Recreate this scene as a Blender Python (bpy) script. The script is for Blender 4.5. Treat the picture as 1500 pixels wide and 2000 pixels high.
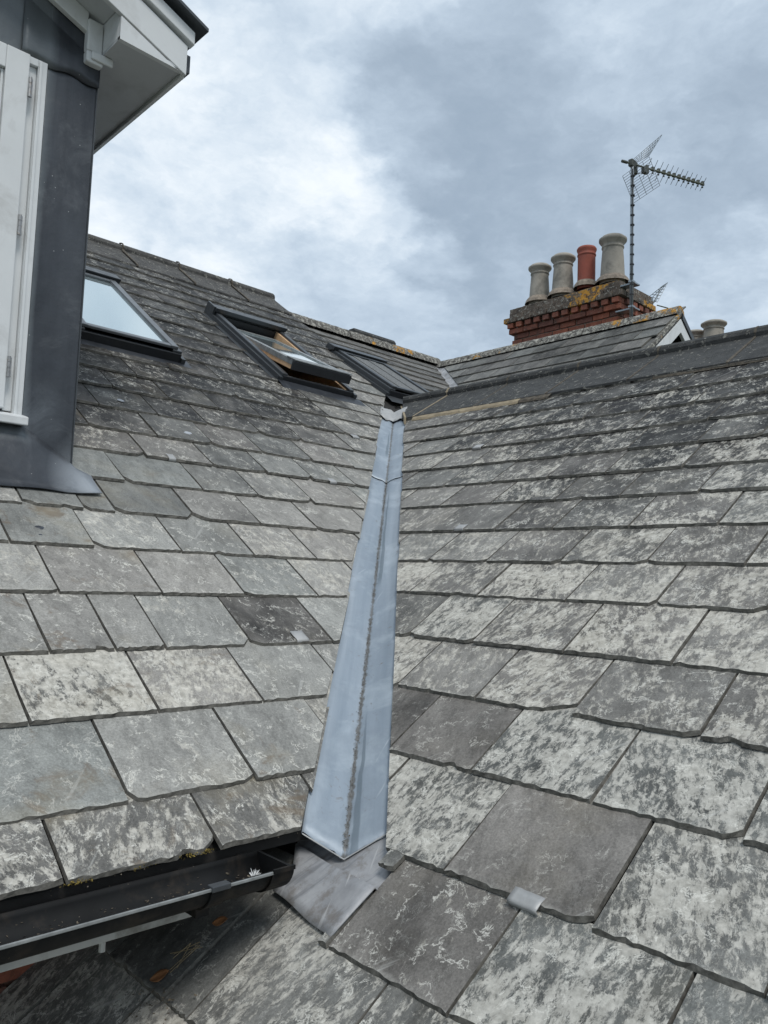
import bpy, math, random
from mathutils import Vector, Matrix
random.seed(7)
S = bpy.context.scene
for o in list(bpy.data.objects): bpy.data.objects.remove(o)
COL = S.collection

# ------------------------------------------------------------ camera
YAW, PITCH, ROLL, FPX = 0.814849174875508, 0.08358195610175664, 0.03595900658273219, 1567.8133
_f = Vector((math.cos(YAW)*math.cos(PITCH), math.sin(YAW)*math.cos(PITCH), math.sin(PITCH)))
_r = Vector((math.sin(YAW), -math.cos(YAW), 0)); _u = _r.cross(_f)
CR = math.cos(ROLL)*_r + math.sin(ROLL)*_u
CU = -math.sin(ROLL)*_r + math.cos(ROLL)*_u
CF = _f
cd = bpy.data.cameras.new('camera'); cam = bpy.data.objects.new('camera', cd); COL.objects.link(cam)
cd.sensor_fit = 'VERTICAL'; cd.sensor_height = 24; cd.lens = 24*FPX/2000
cd.clip_start = 0.02; cd.clip_end = 3000
cam.matrix_world = Matrix(((CR.x, CU.x, -CF.x, 0), (CR.y, CU.y, -CF.y, 0), (CR.z, CU.z, -CF.z, 0), (0, 0, 0, 1)))
S.camera = cam

# ------------------------------------------------------------ light and exposure
SUN_EL, SUN_AZ = 58, 250       # degrees; azimuth in the xy plane from +x
sd = bpy.data.lights.new('sun', 'SUN'); so = bpy.data.objects.new('sun', sd); COL.objects.link(so)
sd.energy = 1.5; sd.angle = math.radians(18); sd.color = (1, .965, .91)
_s = Vector((math.cos(math.radians(SUN_AZ))*math.cos(math.radians(SUN_EL)), math.sin(math.radians(SUN_AZ))*math.cos(math.radians(SUN_EL)), math.sin(math.radians(SUN_EL))))
so.rotation_euler = _s.to_track_quat('Z', 'Y').to_euler()
so.location = (0, 0, 8)
S.view_settings.view_transform = 'Standard'; S.view_settings.look = 'None'
S.view_settings.exposure = 0.46; S.view_settings.gamma = 1
S.view_settings.use_curve_mapping = False

def ray(x, y):
    return CF + CR*((x-750)/FPX) - CU*((y-1000)/FPX)

# ---- node helper
class NT:
    def __init__(s, nt): s.nt = nt
    def n(s, t, props=None, **ins):
        nd = s.nt.nodes.new(t)
        for k, v in (props or {}).items(): setattr(nd, k, v)
        for k, v in ins.items():
            key = int(k[1:]) if k[0] == 'i' and k[1:].isdigit() else k.replace('_', ' ')
            s.set(nd.inputs[key], v)
        return nd
    def set(s, sock, v):
        if isinstance(v, bpy.types.NodeSocket): s.nt.links.new(v, sock)
        elif isinstance(v, bpy.types.Node): s.nt.links.new(v.outputs[0], sock)
        else: sock.default_value = v
    def m(s, op, a, b=0.0, c=None, clamp=False):
        nd = s.nt.nodes.new('ShaderNodeMath'); nd.operation = op; nd.use_clamp = clamp
        s.set(nd.inputs[0], a); s.set(nd.inputs[1], b)
        if c is not None: s.set(nd.inputs[2], c)
        return nd.outputs[0]
    def vm(s, op, a, b=None):
        nd = s.nt.nodes.new('ShaderNodeVectorMath'); nd.operation = op
        s.set(nd.inputs[0], a)
        if b is not None:
            s.set(nd.inputs['Scale'] if op == 'SCALE' else nd.inputs[1], b)
        return nd.outputs['Value'] if op in ('DOT_PRODUCT', 'LENGTH') else nd.outputs[0]
    def noise(s, vec, scale, detail=4, rough=.55, dist=0., lac=2.0):
        nd = s.n('ShaderNodeTexNoise', Vector=vec, Scale=scale, Detail=detail, Roughness=rough, Distortion=dist, Lacunarity=lac)
        return nd.outputs[0]
    def noisec(s, vec, scale, detail=4, rough=.55):
        return s.n('ShaderNodeTexNoise', Vector=vec, Scale=scale, Detail=detail, Roughness=rough).outputs[1]
    def mr(s, v, a, b, c=0., d=1., smooth=False):
        nd = s.nt.nodes.new('ShaderNodeMapRange')
        if smooth: nd.interpolation_type = 'SMOOTHSTEP'
        s.set(nd.inputs[0], v); s.set(nd.inputs[1], a); s.set(nd.inputs[2], b); s.set(nd.inputs[3], c); s.set(nd.inputs[4], d)
        return nd.outputs[0]
    def mix(s, f, a, b, mode='MIX'):
        nd = s.nt.nodes.new('ShaderNodeMix'); nd.data_type = 'RGBA'; nd.blend_type = mode
        s.set(nd.inputs[0], f)
        s.set(nd.inputs[6], a if not isinstance(a, tuple) else (*a[:3], 1)); s.set(nd.inputs[7], b if not isinstance(b, tuple) else (*b[:3], 1))
        return nd.outputs[2]

# ------------------------------------------------------------ sky: broken cloud over pale blue
W = bpy.data.worlds.new('World'); S.world = W; W.use_nodes = True
wt = W.node_tree; wt.nodes.clear(); g = NT(wt)
sky = g.n('ShaderNodeTexSky', {'sky_type': 'NISHITA', 'sun_disc': False, 'sun_elevation': math.radians(SUN_EL), 'sun_rotation': math.radians(90-SUN_AZ)})
tc = g.n('ShaderNodeTexCoord').outputs['Generated']
dirn = g.vm('NORMALIZE', tc)
# cloud-sheet coordinates: direction flattened onto a layer so that clouds shrink towards the horizon
sep = g.n('ShaderNodeSeparateXYZ', Vector=dirn)
zz = g.m('ADD', g.m('MAXIMUM', sep.outputs[2], 0.0), .34)
flat = g.vm('DIVIDE', dirn, g.n('ShaderNodeCombineXYZ', X=zz, Y=zz, Z=1.0))
warp = g.vm('SCALE', g.vm('SUBTRACT', g.noisec(flat, 3.2, 6, .6), (.5, .5, .5)), .34)
warp2 = g.vm('SCALE', g.vm('SUBTRACT', g.noisec(flat, 11.0, 6, .62), (.5, .5, .5)), .085)
wd = g.vm('NORMALIZE', g.vm('ADD', g.vm('ADD', dirn, warp), warp2))
def blob(x, y, rad, soft):
    d = ray(x, y).normalized()
    dot = g.vm('DOT_PRODUCT', wd, tuple(d))
    ang = g.m('ARCCOSINE', g.m('MINIMUM', dot, .99999))
    return g.mr(ang, math.radians(rad), math.radians(rad*(1-soft)), 0, 1, True)
n_big = g.noise(flat, 1.9, 8, .52, .3)
n_fine = g.noise(g.vm('ADD', flat, warp), 5.0, 9, .58, .2)
tone = g.mr(n_big, .3, .7, .46, .74)
tone = g.m('ADD', tone, g.mr(n_fine, .3, .7, -.12, .12))
bil = g.m('ABSOLUTE', g.m('SUBTRACT', g.noise(g.vm('ADD', flat, warp), 4.2, 7, .55), .5))
tone = g.m('ADD', tone, g.mr(bil, 0, .16, .09, -.07))
def add(t, b, amt): return g.m('MULTIPLY_ADD', b, amt, t)
# the bank of dark cloud on the right, its bright torn edge, the paler sheets around it
tone = add(tone, blob(1130, 270, 17, .38), -.27)
tone = add(tone, blob(960, 200, 9, .4), -.12)
tone = add(tone, blob(1420, 330, 13, .7), -.12)
tone = add(tone, blob(750, 330, 6.0, .6), .17)
tone = add(tone, blob(680, 440, 8.0, .7), .14)
tone = add(tone, blob(820, 500, 4.5, .8), .14)
tone = add(tone, blob(1290, 20, 12, .8), .30)
tone = add(tone, blob(790, 20, 8, .8), .18)
tone = add(tone, blob(360, 420, 20, .8), .17)
tone = add(tone, blob(780, 640, 9, .8), -.10)
tone = add(tone, blob(620, 570, 6, .8), -.10)
tone = add(tone, blob(1440, 570, 8, .8), .12)
tone = g.m('ADD', tone, g.mr(g.noise(g.vm('ADD', flat, warp2), 13.0, 6, .6), .35, .7, -.05, .06))
ramp = g.n('ShaderNodeValToRGB', Fac=tone)
cr = ramp.color_ramp; cr.interpolation = 'B_SPLINE'
cr.elements[0].position = .0; cr.elements[0].color = (.28, .355, .44, 1)
cr.elements[1].position = 1.0; cr.elements[1].color = (.82, .86, .89, 1)
for p, c in ((.25, (.33, .405, .49)), (.5, (.43, .52, .62)), (.75, (.58, .67, .76))):
    e = cr.elements.new(p); e.color = (*c, 1)
cloud = g.vm('SCALE', ramp.outputs[0], 8.9)
skyc = g.mix(g.mr(tone, .2, .9, .90, .97), sky.outputs[0], cloud)
bg = g.n('ShaderNodeBackground', Color=skyc, Strength=.1)
g.n('ShaderNodeOutputWorld', Surface=bg)

# ------------------------------------------------------------ the two roof planes
T = math.tan(math.radians(34.33)); TH = math.radians(34.33); CT, ST = math.cos(TH), math.sin(TH)
XR, YL = 2.0006483, 2.1568032
def onL(x, y, h=0):
    d = ray(x, y); return d*((-T*YL+h)/(d.z-T*d.y))
def onR(x, y, h=0):
    d = ray(x, y); return d*((-T*XR+h)/(d.z-T*d.x))
def zL(y): return T*(y-YL)
def zR(x): return T*(x-XR)
T2 = .61; Y2, Z2 = 5.66, 2.262          # neighbour's roof, a little flatter
T3 = .80; X3, Z3 = 6.0, 2.245           # small steep gabled roof
def zN(y): return Z2-T2*(Y2-y)
def zG(x): return Z3-T3*(X3-x)

# ------------------------------------------------------------ object helpers
def setp(o, label=None, cat=None, group=None, kind=None):
    if label: o['label'] = label
    if cat: o['category'] = cat
    if group: o['group'] = group
    if kind: o['kind'] = kind
    return o
def empty(name, loc=(0, 0, 0), **k):
    o = bpy.data.objects.new(name, None); COL.objects.link(o); o.location = loc
    o.empty_display_size = .1
    return setp(o, **k)
class MB:
    def __init__(s): s.v = []; s.f = []
    def add(s, vs, fs):
        b = len(s.v); s.v += [tuple(v) for v in vs]; s.f += [tuple(b+i for i in f) for f in fs]
    def box(s, c0, c1, M=None):
        x0, y0, z0 = c0; x1, y1, z1 = c1
        vs = [Vector(p) for p in ((x0,y0,z0),(x1,y0,z0),(x1,y1,z0),(x0,y1,z0),(x0,y0,z1),(x1,y0,z1),(x1,y1,z1),(x0,y1,z1))]
        if M: vs = [M @ v for v in vs]
        s.add(vs, [(0,3,2,1),(4,5,6,7),(0,1,5,4),(1,2,6,5),(2,3,7,6),(3,0,4,7)])
    def prism(s, pts, vec):          # closed polygon pts extruded by vec
        n = len(pts); vec = Vector(vec); P = [Vector(p) for p in pts]
        s.add(P+[p+vec for p in P], [tuple(range(n-1, -1, -1)), tuple(range(n, 2*n))]+[(i, (i+1) % n, n+(i+1) % n, n+i) for i in range(n)])
    def tube(s, a, b, r, n=8, r2=None, cap=True):
        a = Vector(a); b = Vector(b); r2 = r if r2 is None else r2
        d = (b-a).normalized(); q = d.to_track_quat('Z', 'Y'); X = q @ Vector((1,0,0)); Y = q @ Vector((0,1,0))
        vs = [a+(X*math.cos(t)+Y*math.sin(t))*r for t in [2*math.pi*i/n for i in range(n)]]
        vs += [b+(X*math.cos(t)+Y*math.sin(t))*r2 for t in [2*math.pi*i/n for i in range(n)]]
        fs = [(i, (i+1) % n, n+(i+1) % n, n+i) for i in range(n)]
        if cap: fs += [tuple(range(n-1, -1, -1)), tuple(range(n, 2*n))]
        s.add(vs, fs)
    def lathe(s, prof, n=28, c=(0, 0, 0)):
        c = Vector(c)
        vs = [c+Vector((r*math.cos(2*math.pi*i/n), r*math.sin(2*math.pi*i/n), z)) for r, z in prof for i in range(n)]
        fs = [(k*n+i, k*n+(i+1) % n, (k+1)*n+(i+1) % n, (k+1)*n+i) for k in range(len(prof)-1) for i in range(n)]
        s.add(vs, fs)
    def grid(s, P):                  # P[i][j] rows of points
        m, n = len(P), len(P[0])
        s.add([p for row in P for p in row], [(i*n+j, i*n+j+1, (i+1)*n+j+1, (i+1)*n+j) for i in range(m-1) for j in range(n-1)])
    def build(s, name, mat, parent=None, smooth=False, bevel=0, solid=0, **k):
        me = bpy.data.meshes.new(name); me.from_pydata(s.v, [], s.f); me.validate()
        o = bpy.data.objects.new(name, me); COL.objects.link(o)
        if mat: me.materials.append(mat)
        if smooth:
            for p in me.polygons: p.use_smooth = True
        if solid:
            md = o.modifiers.new('solid', 'SOLIDIFY'); md.thickness = solid; md.offset = -1
        if bevel:
            md = o.modifiers.new('bevel', 'BEVEL'); md.width = bevel; md.segments = 2; md.limit_method = 'ANGLE'; md.angle_limit = math.radians(40)
        if parent: o.parent = parent
        return setp(o, **k)

# ------------------------------------------------------------ materials
def newmat(name):
    m = bpy.data.materials.new(name); m.use_nodes = True; m.node_tree.nodes.clear()
    g = NT(m.node_tree)
    bs = g.n('ShaderNodeBsdfPrincipled'); out = g.n('ShaderNodeOutputMaterial', Surface=bs)
    return m, g, bs
def simple(name, col, rough=.6, metal=0., var=.12, scale=12, bump=.15, bscale=60, bdist=.002, spec=.5, dirt=None, dirtamt=.3, dscale=6):
    m, g, bs = newmat(name)
    P = g.n('ShaderNodeNewGeometry').outputs['Position']
    n1 = g.noise(P, scale, 6, .6)
    k = g.mr(n1, .3, .7, 1-var, 1+var)
    c = g.vm('SCALE', tuple(col), k)
    if dirt:
        nd = g.noise(P, dscale, 8, .65, .4)
        c = g.mix(g.m('MULTIPLY', g.mr(nd, .5, .68), dirtamt), c, tuple(dirt))
    g.set(bs.inputs['Base Color'], c); g.set(bs.inputs['Metallic'], metal)
    g.set(bs.inputs['Roughness'], g.mr(g.noise(P, scale*2.3, 4), .3, .7, rough-.08, rough+.08)); bs.inputs['Specular IOR Level'].default_value = spec
    if bump:
        b = g.n('ShaderNodeBump', Strength=bump, Distance=bdist, Height=g.noise(P, bscale, 5, .6)); g.set(bs.inputs['Normal'], b)
    return m

def make_slate_mat():
    # object colour carries: r tone, g lichen, b hue, alpha brown stain
    m, g, bs = newmat('slate')
    oi = g.n('ShaderNodeObjectInfo')
    tcn = g.n('ShaderNodeTexCoord').outputs['Object']
    rnd = oi.outputs['Random']
    off = g.n('ShaderNodeCombineXYZ', X=g.m('MULTIPLY', rnd, 97.3), Y=g.m('MULTIPLY', rnd, 31.7), Z=g.m('MULTIPLY', rnd, 57.1))
    P0 = g.vm('ADD', tcn, off.outputs[0])
    sc = g.n('ShaderNodeSeparateColor', Color=oi.outputs['Color'])
    tone, lich, hue = sc.outputs[0], sc.outputs[1], sc.outputs[2]; stain = oi.outputs['Alpha']
    # cleft grain runs in a slightly different direction on every slate
    rot = g.n('ShaderNodeVectorRotate', {'rotation_type': 'Z_AXIS'}, Vector=P0, Angle=g.mr(rnd, 0, 1, -.45, .35)).outputs[0]
    wob = g.vm('SCALE', g.vm('SUBTRACT', g.noisec(P0, 28, 4, .6), (.5, .5, .5)), .016)
    st = g.vm('ADD', g.vm('MULTIPLY', rot, (1.0, .45, 1.0)), wob)
    base_d = g.mix(hue, (.022, .0205, .020), (.020, .0215, .0215))
    base_l = g.mix(hue, (.330, .312, .288), (.302, .312, .296))
    n0 = g.noise(st, 7, 9, .66)
    n00 = g.noise(P0, 3.4, 5, .6)
    t = g.m('ADD', g.m('ADD', tone, g.mr(n0, .3, .7, -.17, .17)), g.mr(n00, .35, .65, -.14, .14), clamp=True)
    col = g.mix(t, base_d, base_l)
    sp = g.noise(P0, 210, 4, .7)
    spc = g.mr(sp, .3, .7, .72, 1.28)
    col = g.vm('SCALE', col, spc)
    # dark algae mottling
    na = g.noise(st, 36, 11, .78)
    col = g.mix(g.m('MULTIPLY', g.mr(na, .49, .56), .42), col, g.vm('SCALE', col, .50))
    # lichen in crusty patches: fine lace, gathered by a broader pattern
    nl = g.noise(st, 62, 12, .80)
    nbig = g.noise(P0, 8.5, 4, .6)
    thr = g.m('SUBTRACT', g.mr(lich, 0, 1, .69, .405), g.mr(nbig, .35, .65, -.06, .06))
    lm = g.mr(nl, thr, g.m('ADD', thr, .07))
    lcol = g.mix(g.mr(g.noise(P0, 55, 6, .7), .35, .65), (.33, .315, .275), (.66, .635, .57))
    lcol = g.mix(g.mr(hue, .3, 1, 0, .3), lcol, (.405, .41, .395))
    col = g.mix(g.m('MULTIPLY', lm, g.mr(lich, 0, 1, .45, .84)), col, lcol)
    # thin wandering pale veins
    nv = g.noise(g.vm('ADD', rot, wob), 15, 6, .66, .5)
    vein = g.mr(g.m('ABSOLUTE', g.m('SUBTRACT', nv, .5)), .003, .016, 1, 0)
    vm_ = g.mr(g.noise(P0, 17, 4, .6), .49, .56)
    col = g.mix(g.m('MULTIPLY', g.m('MULTIPLY', vein, vm_), g.mr(lich, .1, .4, .15, .9)), col, (.60, .59, .54))
    nv2 = g.noise(g.vm('ADD', st, wob), 40, 6, .7, .4)
    vein2 = g.mr(g.m('ABSOLUTE', g.m('SUBTRACT', nv2, .52)), .004, .022, 1, 0)
    vm2 = g.mr(g.noise(P0, 24, 4, .6), .50, .57)
    col = g.mix(g.m('MULTIPLY', g.m('MULTIPLY', vein2, vm2), g.mr(lich, 0, .8, .05, .55)), col, (.44, .44, .41))
    # scratches
    sv = g.vm('MULTIPLY', g.n('ShaderNodeVectorRotate', {'rotation_type': 'Z_AXIS'}, Vector=P0, Angle=.7).outputs[0], (60, 4, 4))
    scr = g.mr(g.noise(sv, 1.0, 2, .5), .70, .76)
    col = g.mix(g.m('MULTIPLY', scr, .4), col, (.42, .42, .40))
    # worn pale line along the dressed drip edge
    yy = g.n('ShaderNodeSeparateXYZ', Vector=tcn).outputs[1]
    ew = g.m('MULTIPLY', g.mr(g.m('ADD', yy, g.mr(g.noise(P0, 60, 4), .3, .7, -.004, .004)), .004, .014, 1, 0), g.mr(g.noise(P0, 30, 4, .6), .42, .60))
    col = g.mix(g.m('MULTIPLY', ew, .42), col, (.46, .455, .42))
    # brown blotches
    ns = g.noise(P0, 10, 9, .68, .6)
    sm = g.m('MULTIPLY', g.mr(ns, g.mr(stain, 0, 1, .68, .47), g.mr(stain, 0, 1, .74, .56)), stain)
    scol = g.mix(g.noise(P0, 25, 4), (.065, .047, .036), (.20, .155, .11))
    col = g.mix(g.m('MULTIPLY', sm, 1.1, clamp=True), col, scol)
    # ochre film
    no = g.noise(P0, 5, 4, .6)
    col = g.mix(g.m('MULTIPLY', g.m('MULTIPLY', g.mr(no, .52, .70), stain), .45), col, (.30, .25, .15))
    g.set(bs.inputs['Base Color'], col)
    rgh = g.m('ADD', g.mr(lm, 0, 1, .60, .9), g.mr(sp, .3, .7, -.06, .06))
    g.set(bs.inputs['Roughness'], rgh)
    bs.inputs['Specular IOR Level'].default_value = .18
    h = g.m('ADD', g.m('MULTIPLY', g.noise(st, 30, 9, .66, .4), 1.0), g.m('MULTIPLY', lm, .22))
    fl = g.noise(g.vm('MULTIPLY', rot, (1, .35, 1)), 7, 4, .55, .8)
    step = g.m('MULTIPLY', g.m('ADD', g.m('SNAP', fl, .06), g.m('MULTIPLY', sp, .02)), 5.0)
    h = g.m('ADD', h, step)
    b = g.n('ShaderNodeBump', Strength=.55, Distance=.0026, Height=h)
    g.set(bs.inputs['Normal'], b)
    return m
M_slate = make_slate_mat()
M_slate_edge = simple('dirty shaded slate edge', (.125, .12, .108), .95, var=.5, scale=60, bump=.8, bscale=140, spec=.1, dirt=(.12, .115, .10), dirtamt=.5, dscale=40)  # dirt tone, darkened to paint shadow lines under the drip edges

def make_zinc():
    m, g, bs = newmat('zinc sheet')
    P = g.n('ShaderNodeTexCoord').outputs['UV']       # u across, v along (metres)
    P3 = g.n('ShaderNodeNewGeometry').outputs['Position']
    st = g.vm('MULTIPLY', P, (9.0, .9, 1.0))
    n1 = g.noise(st, 1.6, 6, .6, .4)
    c = g.mix(g.mr(n1, .3, .7), (.215, .262, .312), (.325, .375, .43))
    n2 = g.noise(P3, 7, 7, .62, .5)
    c = g.mix(g.m('MULTIPLY', g.mr(n2, .5, .68), .45), c, (.46, .52, .57))
    ux = g.n('ShaderNodeSeparateXYZ', Vector=P)
    u, v = ux.outputs[0], ux.outputs[1]
    # water-washed dark tongues beside the fold
    for u0, v0, v1, wd_ in ((-.026, -.92, -.50, .016), (-.024, -.02, .66, .013), (.022, .98, 1.34, .012)):
        d1 = g.m('ABSOLUTE', g.m('SUBTRACT', g.m('ADD', u, g.mr(n2, .3, .7, -.004, .004)), u0))
        wv_ = g.m('MULTIPLY', g.mr(v, v1, v0+.1, .15, 1), wd_)
        band = g.mr(d1, g.m('MULTIPLY', wv_, .55), wv_, 1, 0, True)
        per = g.m('MULTIPLY', g.mr(v, v0, v0+.05), g.mr(v, v1, v1-.08))
        c = g.mix(g.m('MULTIPLY', g.m('MULTIPLY', band, per), .72), c, (.12, .155, .18))
    big = g.noise(P3, 3.3, 6, .7, .4)
    c = g.mix(g.m('MULTIPLY', g.mr(big, .50, .66), .35), c, (.20, .235, .275))
    # grime along the fold and scuffs
    d2 = g.mr(g.m('ADD', g.m('ABSOLUTE', u), g.mr(g.noise(P3, 60, 5), .3, .7, -.006, .006)), .003, .010, 1, 0)
    c = g.mix(g.m('MULTIPLY', d2, .75), c, (.10, .088, .07))
    scf = g.mr(g.noise(P3, 30, 9, .75, 1.5), .58, .66)
    scm = g.mr(g.noise(P3, 6, 3), .48, .58)
    c = g.mix(g.m('MULTIPLY', g.m('MULTIPLY', scf, scm), .85), c, (.19, .18, .165))
    scr = g.mr(g.noise(g.vm('MULTIPLY', g.n('ShaderNodeVectorRotate', {'rotation_type': 'Z_AXIS'}, Vector=P3, Angle=1.2).outputs[0], (90, 5, 5)), 1.0, 2), .70, .75)
    c = g.mix(g.m('MULTIPLY', scr, .3), c, (.6, .65, .69))
    g.set(bs.inputs['Base Color'], c); bs.inputs['Metallic'].default_value = .25
    g.set(bs.inputs['Roughness'], g.mr(n1, .3, .7, .42, .6))
    b = g.n('ShaderNodeBump', Strength=.5, Distance=.006, Height=g.m('ADD', g.noise(P3, 13, 5, .5), g.m('MULTIPLY', g.noise(P3, 90, 3), .06)))
    g.set(bs.inputs['Normal'], b)
    return m
M_zinc = make_zinc()

def make_lead(name, c0, c1, rough=.42, chalk=.25, metal=.3, worn=False, brown=False):
    m, g, bs = newmat(name)
    P = g.n('ShaderNodeNewGeometry').outputs['Position']
    st = g.vm('MULTIPLY', P, (1, 1, .16))
    n1 = g.noise(st, 9, 7, .6, .3)
    c = g.mix(g.mr(n1, .32, .68), c0, c1)
    n2 = g.noise(P, 6, 8, .66, .7)
    c = g.mix(g.m('MULTIPLY', g.mr(n2, .56, .72), chalk), c, (.42, .45, .47))
    if brown:
        sx = g.vm('MULTIPLY', g.n('ShaderNodeVectorRotate', {'rotation_type': 'Z_AXIS'}, Vector=P, Angle=.35).outputs[0], (6, 55, 6))
        c = g.mix(g.m('MULTIPLY', g.mr(g.noise(sx, 1.0, 5, .6), .52, .64), .45), c, (.08, .085, .095))
        c = g.mix(g.m('MULTIPLY', g.mr(g.noise(P, 14, 9, .72), .52, .62), .5), c, (.13, .105, .08))
        sc2 = g.vm('MULTIPLY', g.n('ShaderNodeVectorRotate', {'rotation_type': 'Z_AXIS'}, Vector=P, Angle=1.1).outputs[0], (70, 5, 5))
        c = g.mix(g.m('MULTIPLY', g.mr(g.noise(sc2, 1.0, 2, .5), .64, .70), .5), c, (.5, .5, .5))
    if worn:   # chalky run-off beside the painted jamb, and the hand-worn free corner of the apron
        xyz = g.n('ShaderNodeSeparateXYZ', Vector=P)
        a_ = g.m('MULTIPLY', g.mr(xyz.outputs[0], .886, g.mr(n1, .3, .7, .895, .925), 1, 0), g.mr(xyz.outputs[1], 2.60, 2.62))
        c = g.mix(g.m('MULTIPLY', a_, .35), c, (.26, .29, .30))
        b_ = g.m('MULTIPLY', g.mr(g.vm('LENGTH', g.vm('SUBTRACT', P, (.925, 2.63, .50))), .03, .12, 1, 0), g.mr(n2, .40, .60))
        c = g.mix(g.m('MULTIPLY', b_, .3), c, (.26, .29, .32))
        c_ = g.m('MULTIPLY', g.mr(g.vm('LENGTH', g.vm('MULTIPLY', g.vm('SUBTRACT', P, (1.10, 2.53, .26)), (1, .7, .7))), .02, .16, 1, 0), g.mr(n2, .35, .55, .4, 1))
        c = g.mix(g.m('MULTIPLY', c_, .8), c, (.40, .43, .46))
    sp = g.mr(g.n('ShaderNodeTexVoronoi', Vector=P, Scale=26.0).outputs[0], .05, .035)
    c = g.mix(g.m('MULTIPLY', sp, .5), c, (.6, .6, .58))
    g.set(bs.inputs['Base Color'], c); bs.inputs['Metallic'].default_value = metal
    g.set(bs.inputs['Roughness'], g.mr(n2, .3, .7, rough-.08, rough+.12))
    b = g.n('ShaderNodeBump', Strength=.5, Distance=.012, Height=g.noise(P, 8, 5, .55)); g.set(bs.inputs['Normal'], b)
    return m
M_lead = make_lead('dark lead', (.026, .030, .037), (.056, .062, .072), chalk=.10, worn=True)
M_lead_pale = make_lead('weathered lead', (.20, .205, .215), (.40, .405, .415), .55, .5, metal=.15, brown=True)
M_lead_clip = make_lead('bright lead', (.27, .275, .275), (.44, .44, .435), .5, .3, metal=.15)

def make_ridge(name, dark, light, lich, orange, oth=.58):
    m, g, bs = newmat(name)
    P = g.n('ShaderNodeNewGeometry').outputs['Position']
    c = g.mix(g.mr(g.noise(P, 14, 8, .65, .4), .33, .67), dark, light)
    l = g.mr(g.noise(P, 34, 9, .72, .6), .60-.16*lich, .64-.14*lich)
    c = g.mix(g.m('MULTIPLY', l, .35+.5*lich), c, (.42, .41, .36))
    if orange:
        o_ = g.m('MULTIPLY', g.mr(g.noise(P, 3.6, 3, .5), oth, oth+.04), g.mr(g.noise(P, 22, 7, .7), .46, .53))
        c = g.mix(g.m('MULTIPLY', o_, orange), c, (.50, .25, .03))
    g.set(bs.inputs['Base Color'], c); bs.inputs['Roughness'].default_value = .8
    b = g.n('ShaderNodeBump', Strength=.8, Distance=.006, Height=g.m('ADD', g.noise(P, 45, 8, .7), l)); g.set(bs.inputs['Normal'], b)
    return m
M_ridge_dark = make_ridge('blue black ridge tile', (.015, .016, .016), (.052, .053, .052), .22, 0)
M_ridge_main = make_ridge('weathered ridge tile', (.028, .027, .026), (.085, .082, .076), .30, .0)
M_ridge_old = make_ridge('lichened half round ridge', (.05, .046, .04), (.16, .15, .135), .75, .95)
M_stone = make_ridge('sooty weathered brick cap', (.034, .026, .021), (.145, .112, .085), .42, .95, .535)
M_mortar = simple('sandy mortar', (.28, .23, .155), .9, var=.25, scale=20, bump=.6, bscale=70, bdist=.005, dirt=(.12, .10, .08), dirtamt=.5, dscale=16)
M_mortar_old = simple('old grey mortar', (.24, .20, .16), .9, var=.3, scale=30, bump=.7, bscale=50, bdist=.008, dirt=(.06, .05, .045), dirtamt=.6, dscale=20)
M_mortar_dark = simple('sooty mortar', (.085, .072, .055), .9, var=.5, scale=50, bump=.8, bscale=60, bdist=.008, dirt=(.04, .036, .03), dirtamt=.7, dscale=30)
M_deck = simple('roof underlay', (.020, .019, .018), .95, var=.2)
M_white = simple('white painted timber', (.62, .635, .64), .45, var=.05, scale=5, bump=.12, bscale=35, dirt=(.30, .29, .27), dirtamt=.35, dscale=7)
M_white_dirty = simple('flaking white paint', (.42, .42, .40), .6, var=.12, scale=9, bump=.4, bscale=45, bdist=.004, dirt=(.12, .11, .09), dirtamt=.7, dscale=14)
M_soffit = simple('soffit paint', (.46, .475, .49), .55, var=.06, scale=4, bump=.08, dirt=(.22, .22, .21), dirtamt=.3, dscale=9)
M_plastic = simple('black gutter plastic', (.0065, .007, .0075), .62, var=.3, scale=9, bump=.12, bscale=30, spec=.22, dirt=(.035, .028, .022), dirtamt=.7, dscale=16)
M_gunmetal = simple('grey window cladding', (.060, .066, .072), .42, metal=.35, var=.1, bump=.05)
M_gunlight = simple('pale window cladding', (.15, .16, .17), .38, metal=.45, var=.08, bump=.05)
M_black = simple('black window gasket', (.012, .014, .017), .5, var=.2, bump=0)
M_pine = simple('pine', (.58, .38, .22), .5, var=.2, scale=18, bump=.1)
M_blind = simple('grey blind cloth', (.135, .14, .14), .85, var=.35, scale=70, bump=.5, bscale=130)
M_rim = simple('pale gutter rim', (.20, .21, .21), .4, var=.3, scale=40, bump=0)  # paler than the trough; also on the open sash
M_steel = simple('galvanised steel', (.26, .29, .31), .42, metal=.6, var=.12, bump=.05)
M_wire = simple('dull aerial wire', (.16, .18, .19), .5, metal=.5, var=.1, bump=0)
M_aer = simple('aerial plastic', (.05, .055, .045), .5, var=.3, bump=0)
M_boom = simple('weathered aerial boom', (.11, .12, .09), .6, metal=.2, var=.2, bump=0)
M_brass = simple('brass hinge pin', (.45, .35, .14), .35, metal=.8, bump=0)
M_hinge = simple('steel hinge', (.30, .30, .30), .4, metal=.7, var=.3, scale=60, bump=.1, dirt=(.2, .12, .05), dirtamt=.5, dscale=60)
M_pot = simple('buff chimney pot', (.30, .275, .235), .82, var=.16, scale=9, bump=.35, bscale=40, bdist=.006, dirt=(.12, .115, .10), dirtamt=.75, dscale=8)
M_redpot = simple('terracotta chimney pot', (.26, .068, .045), .8, var=.12, scale=6, bump=.25, bscale=40, bdist=.005, dirt=(.15, .06, .045), dirtamt=.5, dscale=9)
M_debris = simple('moss and grit', (.085, .070, .050), .95, var=.7, scale=60, bump=.6, bscale=120, dirt=(.34, .30, .24), dirtamt=.6, dscale=50)
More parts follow.
